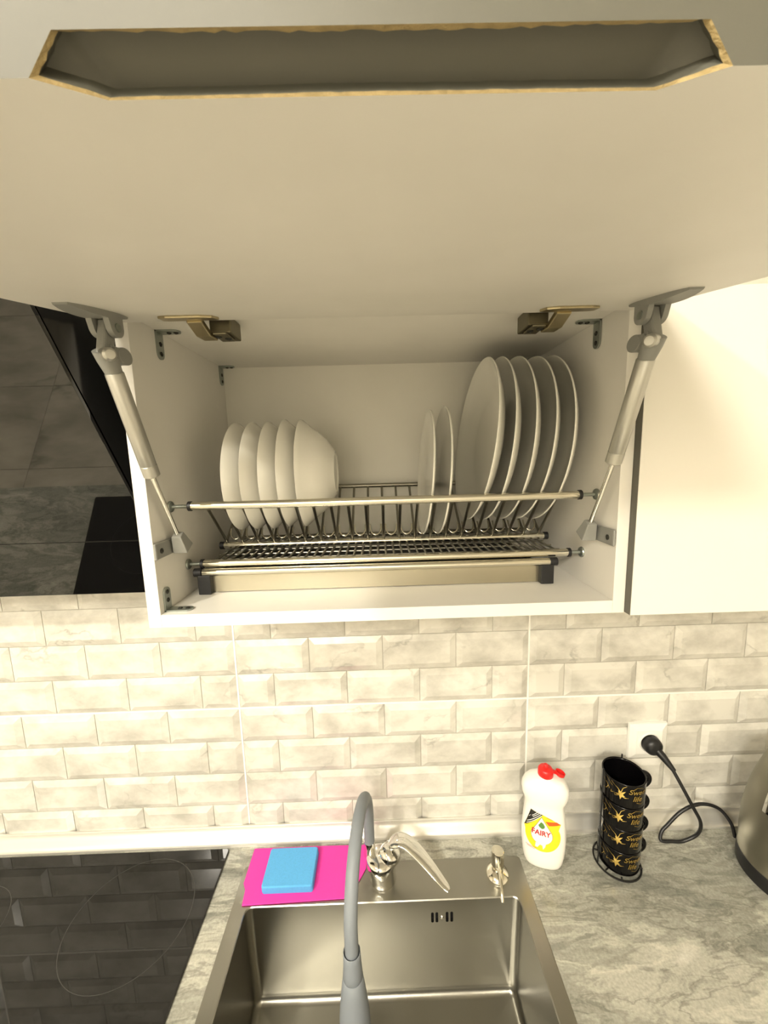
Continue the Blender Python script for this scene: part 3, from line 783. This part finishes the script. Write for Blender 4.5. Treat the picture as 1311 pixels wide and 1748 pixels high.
def decal(name, pts, m, lift, parent, sub=3):
    """filled outline laid on the bottle: fan of triangles, subdivided so it follows the curve"""
    bm = bmesh.new(); vs = [bm.verts.new((x, z, 0)) for x, z in pts]; bm.faces.new(vs)
    bmesh.ops.triangulate(bm, faces=bm.faces[:]); 
    for _ in range(sub):
        long = [e for e in bm.edges if e.calc_length() > .004]
        if not long: break
        bmesh.ops.subdivide_edges(bm, edges=long, cuts=1); bmesh.ops.triangulate(bm, faces=bm.faces[:])
    bm.verts.index_update()
    vs = [on_bottle(v.co.x, v.co.y, lift) for v in bm.verts]; fs = [tuple(v.index for v in f.verts) for f in bm.faces]; bm.free()
    return MB().add(vs, fs).build(name, m, parent, smooth=0)
arc = []
for k in range(0, 31):
    a = math.radians(30 - 215 * k / 30); arc.append((lab(380, 1190)[0] + .0318 * math.cos(a), LZ + .0335 * math.sin(a) - .004))
outline = [lab(195, 775), lab(365, 868), lab(500, 960), lab(640, 1082)] + arc + [lab(103, 1055)]
lb = decal('label', outline, M_YELLOW, .00035, bot, 4)
decal('label_corner', [lab(195, 775), lab(368, 870), lab(103, 1056)], M_LBLACK, .0006, lb)
def droppts(grow=0):
    tip = lab(352, 905); c = lab(362, 1200); r = .0190 + grow; out = [(tip[0], tip[1] + grow * 1.4)]
    for k in range(0, 25):
        a = math.radians(38 - 256 * k / 24); out.append((c[0] + r * math.cos(a), c[1] + r * .98 * math.sin(a)))
    return out
decal('drop_outline', droppts(.0007), M_LLINE, .0007, lb)
decal('drop', droppts(), M_LWHITE, .0010, lb)
lf = [lab(345, 972), lab(378, 1000), lab(402, 1050), lab(396, 1080), lab(362, 1086), lab(322, 1050), lab(306, 1015)]
decal('leaf', lf, M_LGREEN, .0013, lb)
decal('banner', [lab(408, 975), lab(575, 1018), lab(636, 1082), lab(462, 1052)], M_LORANGE, .0007, lb)
tv, tf = text2d('FAIRY', .0142, 0.0, bold=.0004)
tc = lab(348, 1155)
MB().add([on_bottle(tc[0] + x * .92, tc[1] + y * 1.05 - x * .06, .0014) for x, y in tv], tf).build('brand_name', M_LRED, lb, smooth=0)
tv, tf = text2d('1', .0075, 0.1, bold=.0003)
tc = lab(178, 880)
MB().add([on_bottle(tc[0] + x * .8 + y * .5, tc[1] + y * .8 - x * -.6, .0009) for x, y in tv], tf).build('corner_mark', M_LWHITE, lb, smooth=0)
for (a, b_) in (((212, 872), (290, 822)), ((225, 890), (318, 838)), ((142, 975), (340, 858)), ((135, 1012), (352, 880))):
    p, q = lab(*a), lab(*b_); h_ = .0007
    decal('corner_line', [(p[0], p[1] - h_), (q[0], q[1] - h_), (q[0], q[1] + h_), (p[0], p[1] + h_)], M_LWHITE, .0009, lb, 2)
for (a, b_) in (((130, 1350), (290, 1410)), ((150, 1372), (265, 1425)), ((425, 918), (520, 975))):
    p, q = lab(*a), lab(*b_); h_ = .0004
    decal('fine_print', [(p[0], p[1] - h_), (q[0], q[1] - h_), (q[0], q[1] + h_), (p[0], p[1] + h_)], M_LORANGE, .0008, lb, 2)
wsh = [lab(275, 1300), lab(330, 1330), lab(430, 1335), lab(415, 1400), lab(385, 1440), lab(375, 1370), lab(340, 1345), lab(300, 1390), lab(268, 1370)]
decal('splash', wsh, M_LWHITE, .0010, lb)
# red cap, tilted lid open to one side
cp = MB().lathe([(0, .0), (.0138, .0), (.0142, .001), (.0138, .012), (.0120, .0150), (.0105, .0158), (.0052, .0162), (.0046, .0165), (.0043, .0215), (.0033, .0228), (.0012, .0230), (0, .0225)], BR(0, 0, .1915), (0, 0, 1), 30).build('cap', M_RED, bot, smooth=40)
MB().lathe([(0, .0), (.0078, .0), (.0088, .0015), (.0090, .0060), (.0078, .0062), (.0074, .0022), (0, .0018)], BR(.0245, -.002, .1985), (.30, 0, .95), 24).build('lid', M_RED, cp, smooth=40)
b = MB(); b.prism([BR(.009, -.006, .2055), BR(.020, -.0045, .2015), BR(.020, .0025, .2015), BR(.009, .004, .2055)], (0, 0, 0), (0, 0, -.0022)); b.build('lid_strap', M_RED, cp, smooth=0)

# ------------------------------------------------------------------ stacked mugs on a wire stand
mx_, my_ = .7543, -.0815
stand = thing('mug_stand', (mx_, my_, ZC), 'black wire stand holding the tower of stacked mugs', 'mug stand')
MB().tube([(mx_ - .001 + .0415 * math.cos(2 * PI * k / 48), my_ + .0015 + .0415 * math.sin(2 * PI * k / 48), ZC + .0018) for k in range(48)], .0016, 8, closed=True).build('base_ring', M_BLKWIRE, stand)
for an, top in ((-112, ZC + .0085), (8, ZC + .0085), (62, 1.106), (182, 1.108)):
    a = math.radians(an); c_, s_ = math.cos(a), math.sin(a); r1 = .0396
    MB().tube([(mx_ + c_ * .0410, my_ + s_ * .0410, ZC + .002), (mx_ + c_ * r1, my_ + s_ * r1, min(ZC + .03, top - .001)), (mx_ + c_ * r1, my_ + s_ * r1, top)], .0014, 8).build('upright', M_BLKWIRE, stand)
for an in (30, 150):
    a = math.radians(an)
    MB().tube([(mx_ - .0415 * math.cos(a), my_ - .0415 * math.sin(a), ZC + .0060), (mx_ + .0415 * math.cos(a), my_ + .0415 * math.sin(a), ZC + .0060)], .0014, 8).build('cross_wire', M_BLKWIRE, stand)
MH = .0482; MR = .0368
def mug_profile():
    return [(0, .003), (.029, .003), (.0300, .0), (.0345, .0), (.0362, .0008), (.0368, .0025), (.0368, .045), (.0369, .0455), (.0371, .0464), (.0370, .0476), (.0362, .0483), (.0350, .0479), (.0338, .046), (.0335, .013), (.030, .0065), (0, .0055)]
def on_mug(u, z, lift, zb_):   # u: angle in degrees
    a = math.radians(u); r = MR + lift
    return Vector((mx_ + r * math.cos(a), my_ + r * math.sin(a), zb_ + z))
def strip(zb_, pts, w, n=1):
    """thin line on the mug, pts: (deg, z)"""
    vs = []; fs = []
    P = []
    for (a0, z0_), (a1, z1_) in zip(pts[:-1], pts[1:]):
        for k in range(4): P.append((a0 + (a1 - a0) * k / 4, z0_ + (z1_ - z0_) * k / 4))
    P.append(pts[-1])
    for i, (a, z) in enumerate(P):
        t = i / (len(P) - 1); ww = w * (1 - .7 * t)
        a1_, z1_ = P[min(i + 1, len(P) - 1)]; a0_, z0_ = P[max(i - 1, 0)]
        dx_ = math.radians(a1_ - a0_) * MR; dz_ = z1_ - z0_; L = math.hypot(dx_, dz_) or 1
        nx_, nz_ = -dz_ / L * ww, dx_ / L * ww
        vs += [on_mug(a + math.degrees(nx_ / MR), z + nz_, .0004, zb_), on_mug(a - math.degrees(nx_ / MR), z - nz_, .0004, zb_)]
    fs = [(2 * i, 2 * i + 1, 2 * i + 3, 2 * i + 2) for i in range(len(P) - 1)]
    return vs, fs
def make_mug(zb_, label):
    t = thing('mug', (mx_, my_, zb_), label, 'mug', 'black mugs stacked in the wire stand')
    MB().lathe(mug_profile(), (mx_, my_, zb_), (0, 0, 1), 44).build('body', M_MUG, t, smooth=50)
    a = math.radians(4); hpts = []
    for k in range(13):
        an = math.radians(-78 + 156 * k / 12)
        r = MR - .004 + .0190 * math.cos(an); z = .0265 + .0140 * math.sin(an)
        hpts.append((mx_ + r * math.cos(a), my_ + r * math.sin(a), zb_ + z))
    MB().tube(hpts, .0056, 12).build('handle', M_MUG, t, smooth=60)
    # gold splash, gold lettering, fine veins
    A0 = -128; zc2 = .0265
    star = []
    rr = [.0125, .0042, .0080, .0034, .0100, .0038, .0115, .0042, .0075, .0034]
    for k, r in enumerate(rr):
        an = 2 * PI * k / len(rr) + .9; star.append((A0 + math.degrees(r * math.cos(an) / MR), zc2 + r * .9 * math.sin(an)))
    pb = MB().add([on_mug(A0, zc2, .0008, zb_)] + [on_mug(u, z, .0006, zb_) for u, z in star], [(0, 1 + k, 1 + (k + 1) % len(star)) for k in range(len(star))])
    pr_ = pb.build('gold_splash', M_GOLD, t, smooth=0)
    vb = MB()
    for pts, w in (([(A0, .030), (A0 - 8, .037), (A0 - 16, .040), (A0 - 26, .0450)], .0007), ([(A0, .030), (A0 + 5, .041), (A0 + 14, .046)], .0007), ([(A0 + 2, .024), (A0 + 10, .0215), (A0 + 20, .023)], .0009),
                   ([(A0 - 4, .024), (A0 - 14, .020), (A0 - 18, .026)], .0006), ([(A0 - 30, .026), (A0 - 38, .033), (A0 - 50, .036), (A0 - 60, .043)], .0005), ([(A0 - 34, .030), (A0 - 40, .022), (A0 - 52, .018)], .0005), ([(A0 - 22, .036), (A0 - 30, .040), (A0 - 42, .046)], .0004),
                   ([(A0 + 30, .0400), (A0 + 42, .0450), (A0 + 58, .0430), (A0 + 66, .0385)], .0005), ([(A0 + 42, .0145), (A0 + 56, .0110), (A0 + 72, .0150)], .0005), ([(A0 - 20, .024), (A0 - 26, .0215), (A0 - 24, .0270)], .0007)):
        vb.add(*strip(zb_, pts, w))
    vb.build('gold_veins', M_GOLD, t, smooth=0)
    for s, sz, uc, z in (('Sweet', .0140, A0 + 47, .0350), ('life', .0145, A0 + 44, .0220)):
        tv, tf = text2d(s, sz, .25, bold=.00015)
        MB().add([on_mug(uc + math.degrees(x * 1.05 / MR), z + y - .06 * x, .0005, zb_) for x, y in tv], tf).build('lettering', M_GOLD, t, smooth=0)
    return t
zm0 = ZC + .0078
labs = ['black mug with gold lettering at the bottom of the stack', 'black mug with gold lettering, second up from the bottom of the stack', 'black mug with gold lettering, third up from the bottom of the stack', 'black mug with gold lettering at the top of the stack, open rim showing']
m0 = make_mug(zm0, labs[0])
for k in range(1, 4):
    c = m0.copy(); COL.objects.link(c); c.location = (mx_ + (.0006 if k % 2 else -.0004), my_, zm0 + MH * k); c['label'] = labs[k]
    for ch in list(m0.children):
        q = ch.copy(); COL.objects.link(q); q.parent = c

# ------------------------------------------------------------------ wall socket, plug and cord
so = thing('wall_socket', (.8525, 0, 1.10), 'white square wall socket on the tiled backsplash', 'socket')
cxs, czs = .8525, 1.1000; hs = .0405
o0 = [Vector((cxs + sx_ * hs, 0.0, czs + sz_ * hs)) for sx_, sz_ in ((-1, -1), (1, -1), (1, 1), (-1, 1))]
o1 = [Vector((cxs + sx_ * (hs - .0010), -.006, czs + sz_ * (hs - .0010))) for sx_, sz_ in ((-1, -1), (1, -1), (1, 1), (-1, 1))]
o2 = [Vector((cxs + sx_ * (hs - .0130), -.0100, czs + sz_ * (hs - .0130))) for sx_, sz_ in ((-1, -1), (1, -1), (1, 1), (-1, 1))]
MB().loft([o0, o1, o2], True, True).build('frame', M_SOCKET, so, smooth=0, bevel=.0006)
MB().box(cxs - .0265, cxs + .0265, -.0112, -.0095, czs - .0265, czs + .0265).build('insert', M_SOCKET, so, smooth=0, bevel=.0005)
MB().lathe([(.0195, .0), (.0215, .0), (.0215, .0022), (.0205, .0026), (.0198, .0022), (.0195, .0)], (cxs, -.0112, czs), (0, -1, 0), 36).build('socket_ring', M_SOCKET, so)
kc = thing('power_cord', (.8545, -.013, 1.0985), 'black power cord and plug running from the wall socket to the kettle', 'cord')
pp = Vector((cxs + .0005, -.0116, czs))
pd_ = Vector((.35, -.85, -.40)).normalized()
pg = MB().lathe([(0, 0), (.0180, 0), (.0186, .001), (.0184, .010), (.0172, .0155), (.0140, .0190), (.0080, .0215), (0, .0220)], pp, (0, -1, 0), 30).build('plug', M_CORD, kc, smooth=50)
MB().tube([pp + Vector((.004, -.014, -.004)), pp + Vector((.0110, -.0240, -.0120)), pp + Vector((.0180, -.0330, -.0225)), pp + Vector((.0240, -.0400, -.0315))], [.0085, .0075, .0058, .0044], 14).build('strain_relief', M_CORD, pg, smooth=50)
cpt = [pp + Vector((.0215, -.0370, -.0280)), (.8850, -.0590, 1.0480), (.9060, -.0690, 1.0040), (.9290, -.0650, .9620), (.9330, -.0560, .9260), (.9090, -.0520, .9060), (.8850, -.0500, .9040), (.8660, -.0470, .9040), (.8720, -.0390, .9150), (.8850, -.0365, .9280), (.9150, -.0340, .9570), (.9500, -.0350, .9735), (.9830, -.0420, .9700), (1.0010, -.0540, .9480), (1.0085, -.0595, .9190)]
MB().tube(crom(cpt, 10), .0033, 12).build('cable', M_CORD, kc, smooth=60)

# ------------------------------------------------------------------ kettle
kx, ky = 1.0600, -.1240
kt = thing('electric_kettle', (kx, ky, ZC), 'brushed steel electric kettle with black base on the countertop', 'kettle')
MB().lathe([(0, .0), (.0780, .0), (.0808, .003), (.0812, .012), (.0808, .028), (.0790, .031), (0, .031)], (kx, ky, ZC), (0, 0, 1), 56).build('base', M_BLACKPL, kt, smooth=40)
kprof = [(.0806, .0345), (.0798, .0355), (.0804, .070), (.0794, .109), (.0770, .133), (.0741, .152), (.0700, .174), (.0649, .195), (.0567, .224), (.0520, .238), (.0500, .241)]
def krad(z):
    for (r0, z0_), (r1, z1_) in zip(kprof[:-1], kprof[1:]):
        if z0_ <= z <= z1_: return r0 + (r1 - r0) * (z - z0_) / (z1_ - z0_)
    return .05
MB().lathe([(0, .0312), (.0796, .0312), (.0806, .0325)] + kprof + [(0, .241)], (kx, ky, ZC), (0, 0, 1), 56).build('body', M_KETTLE, kt, smooth=40)
MB().lathe([(0, .2412), (.0495, .2412), (.0495, .246), (.0450, .251), (.0280, .256), (.0110, .258), (.0100, .268), (.0120, .274), (.0070, .278), (0, .279)], (kx, ky, ZC), (0, 0, 1), 44).build('lid', M_BLACKPL, kt, smooth=40)
kp = Vector((kx, ky, ZC))
def KP(an, r, z): return kp + Vector((math.cos(math.radians(an)) * r, math.sin(math.radians(an)) * r, z))
def patch(a0, a1, z0_, z1_, lift, th, n=8, m=6):
    b = MB(); out = []; inn = []
    for j in range(m + 1):
        z = z0_ + (z1_ - z0_) * j / m; r = krad(z)
        out.append([KP(a0 + (a1 - a0) * i / n, r + lift, z) for i in range(n + 1)] + [KP(a1 - (a1 - a0) * i / n, r + lift - th, z) for i in range(n + 1)])
    return b.loft(out, True, True)
fr_ = patch(-178, -146, .1500, .2180, .0030, .0045).build('water_gauge', M_CHROME, kt, smooth=40, bevel=.0008)
patch(-173, -150, .1560, .2080, .0036, .0020).build('gauge_window', mat('smoked_window', srgb(60, 58, 50), 0.1), fr_, smooth=40)
MB().lathe([(0, 0), (.0085, 0), (.0090, .004), (.0060, .008), (0, .009)], KP(-166, krad(.228) - .002, .226), (-.85, -.2, .45), 18).build('button', M_BLACKPL, kt, smooth=40)
hp = crom([KP(-45, .050, .236), KP(-45, .080, .240), KP(-45, .108, .222), KP(-45, .117, .180), KP(-45, .112, .130), KP(-45, .098, .095), KP(-45, .078, .088)], 6)
MB().tube(hp, .0095, 14).build('handle', M_BLACKPL, kt, smooth=60)
lo = []
for dr, z in ((-.004, .186), (.008, .205), (.020, .228), (.022, .238)):
    lo.append([KP(48 - 26, krad(min(z, .238)) - .004, z), KP(48 - 10, krad(z) + dr * .7 + .004, z), KP(48, krad(z) + dr + .006, z), KP(48 + 10, krad(z) + dr * .7 + .004, z), KP(48 + 26, krad(min(z, .238)) - .004, z)])
MB().loft(lo, True, True).build('spout', M_KETTLE, kt, smooth=40)

# ------------------------------------------------------------------ plate rack, cup rack, drip tray
def crossbar(par, y, z, xa_, xb_, r=.0056):
    o = MB().tube([(xa_, y, z), (xb_, y, z)], r, 20).build('crossbar', M_STEELBAR, par, smooth=60)
    for s, x, w in ((-1, xa_, XL), (1, xb_, XR)):
        MB().tube([(x - s * .0015, y, z), (x + s * .0025, y, z)], r + .0011, 18).build('end_ring', M_BLACKPL, o)
        MB().tube([(x, y, z), (w, y, z)], .0026, 12).build('threaded_rod', M_ZINC, o)
        MB().lathe([(0, .0), (.0075, .0), (.0080, .0012), (.0072, .0030), (.0040, .0042), (0, .0044)], (w, y, z), (-s, 0, 0), 20).build('flange', M_ZINC, o)
    return o
pr_t = thing('plate_rack', (.31, -.10, 1.57), 'steel wire plate rack holding the white dishes in the cabinet', 'dish rack')
YT, ZTt = -.2117, 1.6495
crossbar(pr_t, YT, ZTt, .0447, .5785)
YV, ZV = -.100, 1.5785
YR, ZR = .003, 1.6545
rl = MB().tube([(.0400, YV, ZV - .0095), (.5790, YV, ZV - .0095)], .0053, 18).build('lower_rail', M_STEELBAR, pr_t, smooth=60)
for s, x in ((-1, .0400), (1, .5790)): MB().tube([(x - s * .001, YV, ZV - .0095), (x + s * .0055, YV, ZV - .0095)], .0064, 16).build('end_cap', M_BLACKPL, rl)
MB().tube([(.0400, YR, ZR), (.5790, YR, ZR)], .0040, 14).build('rear_rail', M_WIRE, pr_t, smooth=60)
PITCHX = .0262
def fw(x): return [(x, YV - .0600, ZV + .0590), (x, YV - .0560, ZV + .0550), (x, YV - .0080, ZV + .0050), (x, YV, ZV - .003)]
M_ROD = mat('dark_steel_rod', srgb(146, 143, 132), 0.30, metal=1.0)
me_f = MB().tube(fw(0), .0023, 8).mesh('rod', M_ROD, (0, 0, 0), 60)
me_r = MB().tube([(0, YV, ZV - .003), (0, YV + .006, ZV + .003), (0, YR, ZR)], .0021, 8).mesh('rod', M_ROD, (0, 0, 0), 60)
# small U loops along the bottom of the trough
hw = .0092; pts = []
for k in range(9):
    a = PI * k / 8; pts.append(Vector((-hw * math.cos(a), YV + .002 + .008 * (1 - math.sin(a)), ZV + .0110 - .0110 * math.sin(a))))
pts = [Vector((-hw, YV + .014, ZV + .0160))] + pts + [Vector((hw, YV + .014, ZV + .0160))]
me_u = MB().tube(pts, .0014, 8).mesh('wire', M_STEELBAR, (0, 0, 0), 60)
base_pr = Vector((.31, -.10, 1.57))
for i in range(20):
    x = .0590 + PITCHX * i
    for me_, dx_ in ((me_f, PITCHX / 2), (me_r, PITCHX / 2), (me_u, 0)):
        o = bpy.data.objects.new(me_.name.split('.')[0], me_); COL.objects.link(o); o.parent = pr_t; o.location = Vector((x + dx_, 0, 0)) - base_pr
for me_ in (me_f, me_r):
    o = bpy.data.objects.new('rod', me_); COL.objects.link(o); o.parent = pr_t; o.location = Vector((.0590 - PITCHX / 2, 0, 0)) - base_pr

cr = thing('cup_rack', (.31, -.09, 1.556), 'flat steel wire cup rack below the plate rack', 'dish rack')
YC, ZCR = -.179, 1.5597
crossbar(cr, YC, ZCR, .0390, .5826, .0056)
MB().tube([(.0390, .004, ZCR), (.5826, .004, ZCR)], .0040, 14).build('rear_rail', M_WIRE, cr, smooth=60)
base_cr = Vector((.31, -.09, 1.556))
me_g = MB().tube([(0, YC, ZCR), (0, .004, ZCR)], .0018, 8).mesh('wire', M_WIRE, (0, 0, 0), 60)
for i in range(43):
    o = bpy.data.objects.new('wire', me_g); COL.objects.link(o); o.parent = cr; o.location = Vector((.0500 + .0124 * i, 0, 0)) - base_cr
for y in (-.150, -.120, -.090, -.060, -.030):
    MB().tube([(.0390, y, ZCR - .0022), (.5826, y, ZCR - .0022)], .0015, 8).build('cross_wire', M_WIRE, cr)

tr = thing('drip_tray', (.30, -.09, ZB), 'shallow steel drip tray with black end feet under the racks', 'tray')
b = MB()
y0, y1_, x0, x1 = -.1795, .0, .0500, .5410; zb0, zt0 = ZB + .0012, ZB + .0285; t = .0012
outer = [Vector(p) for p in ((x0, y0, zb0), (x1, y0, zb0), (x1, y1_, zb0), (x0, y1_, zb0))]
outt = [Vector((p.x, p.y, zt0)) for p in outer]
inn = [Vector((x0 + t, y0 + t, zt0)), Vector((x1 - t, y0 + t, zt0)), Vector((x1 - t, y1_ - t, zt0)), Vector((x0 + t, y1_ - t, zt0))]
inb = [Vector((p.x, p.y, zb0 + t)) for p in inn]
b.loft([outer, outt, inn, inb], True, True)
b.build('pan', mat('satin_tray_steel', srgb(186, 180, 160), 0.30, metal=1.0), tr, smooth=0)
MB().tube([(.0405, -.1845, ZB + .0330), (.5530, -.1845, ZB + .0330)], .0056, 20).build('front_tube', M_STEELBAR, tr, smooth=60)
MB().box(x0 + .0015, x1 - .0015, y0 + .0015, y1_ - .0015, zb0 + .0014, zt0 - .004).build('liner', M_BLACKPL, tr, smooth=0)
for s, xa_, xb_, xc_ in ((-1, .0335, .0520, .0335), (1, .5385, .5575, .5575)):
    b = MB(); b.box(xa_, xb_, -.1900, -.1700, ZB + .0003, ZB + .0290)
    o = b.build('foot', M_BLACKPL, tr, smooth=0, bevel=.0012)
    MB().tube([(xc_ - .0055, -.1845, ZB + .0330), (xc_ + .0055, -.1845, ZB + .0330)], .0062, 20).build('end_cap', M_BLACKPL, o)

# ------------------------------------------------------------------ dishes (axis along -x: hollow side faces the hood)
def dish(name, prof, x, y, z, lean, label, cat, group, n=64):
    ax = Vector((-math.cos(lean), 0, math.sin(lean)))
    t = MB().lathe(prof, (x, y, z), ax, n)
    o = t.build(name, M_PORC, None, smooth=50, base=(x, y, z - prof_r(prof))); tag(o, label, cat, group); return o
def prof_r(p): return max(r for r, h in p)
RB = .0857
bowl_p = [(0, -.0320), (.0255, -.0320), (.0262, -.0345), (.0285, -.0350), (.0305, -.0340), (.0350, -.0318), (.0580, -.0258), (.0712, -.0165), (.0790, -.0075), (RB - .0004, -.0008), (RB, 0.0), (RB - .0012, .0006), (RB - .0030, -.0006), (.0762, -.0085), (.0682, -.0165), (.0555, -.0238), (.0340, -.0292), (0, -.0302)]
bowl_d = [(0, -.0480), (.0315, -.0480), (.0322, -.0500), (.0340, -.0504), (.0358, -.0490), (.0400, -.0462), (.0520, -.0385), (.0615, -.0295), (.0680, -.0213), (.0732, -.0145), (.0800, -.0068), (RB - .0006, -.0012), (RB, 0.0), (RB - .0012, .0006), (RB - .0030, -.0006), (.0775, -.0072), (.0710, -.0145), (.0655, -.0215), (.0590, -.0290), (.0495, -.0370), (.0330, -.0440), (0, -.0460)]
ordn = ['first', 'second', 'third', 'fourth', 'fifth']
for i, (x, z, ln) in enumerate(((.0800, 1.6826, .6), (.1058, 1.6828, .3), (.1320, 1.6830, 0), (.1575, 1.6862, 0), (.1838, 1.6852, -.5))):
    lab_ = ('white bowl in the plate rack, closest to the hood-side cabinet wall' if i == 0 else 'deep white bowl in the plate rack, outermost of the bowls toward the plates' if i == 4 else 'white bowl in the plate rack, %s of the bowls counting from the hood side' % ordn[i])
    dish('bowl', bowl_d if i == 4 else bowl_p, x, -.105, z, math.radians(ln), lab_, 'bowl', 'bowls in the plate rack')
def plate_prof(R, h):
    k = R / .1275
    return [(0, -h * .88), (.066 * k, -h * .88), (.0668 * k, -h), (.0695 * k, -h), (.0715 * k, -h * .90), (.086 * k, -h * .80), (.102 * k, -h * .60), (.114 * k, -h * .38), (.122 * k, -h * .18), (R - .0007, -.0016), (R, -.0002), (R - .0008, .0010), (R - .0028, .0004), (.118 * k, -h * .20), (.108 * k, -h * .40), (.094 * k, -h * .60), (.078 * k, -h * .72), (.066 * k, -h * .75), (0, -h * .75)]
for i, (x, z, R, ln) in enumerate(((.3785, 1.6811, .1000, 4.0), (.4028, 1.6834, .1021, 3.7))):
    dish('small_plate', plate_prof(R, .0105), x, -.105, z, -math.radians(-ln) , 'small white plate standing in the rack, the one %s the large plates' % ('farther from' if i == 0 else 'next to'), 'plate', 'small plates in the rack')
for i, (x, z, R, ln) in enumerate(((.4580, 1.7295, .1275, 6.9), (.4808, 1.7290, .1278, 5.7), (.5080, 1.7292, .1275, 4.9), (.5340, 1.7286, .1274, 5.6), (.5587, 1.7286, .1279, 4.7))):
    dish('large_plate', plate_prof(R, .0265), x, -.105, z, math.radians(ln), ('large white dinner plate in the rack, the one next to the small plates' if i == 0 else 'large white dinner plate in the rack, closest to the cabinet side wall' if i == 4 else 'large white dinner plate in the rack, %s counting from the small plates' % ordn[i]), 'plate', 'large plates in the rack')
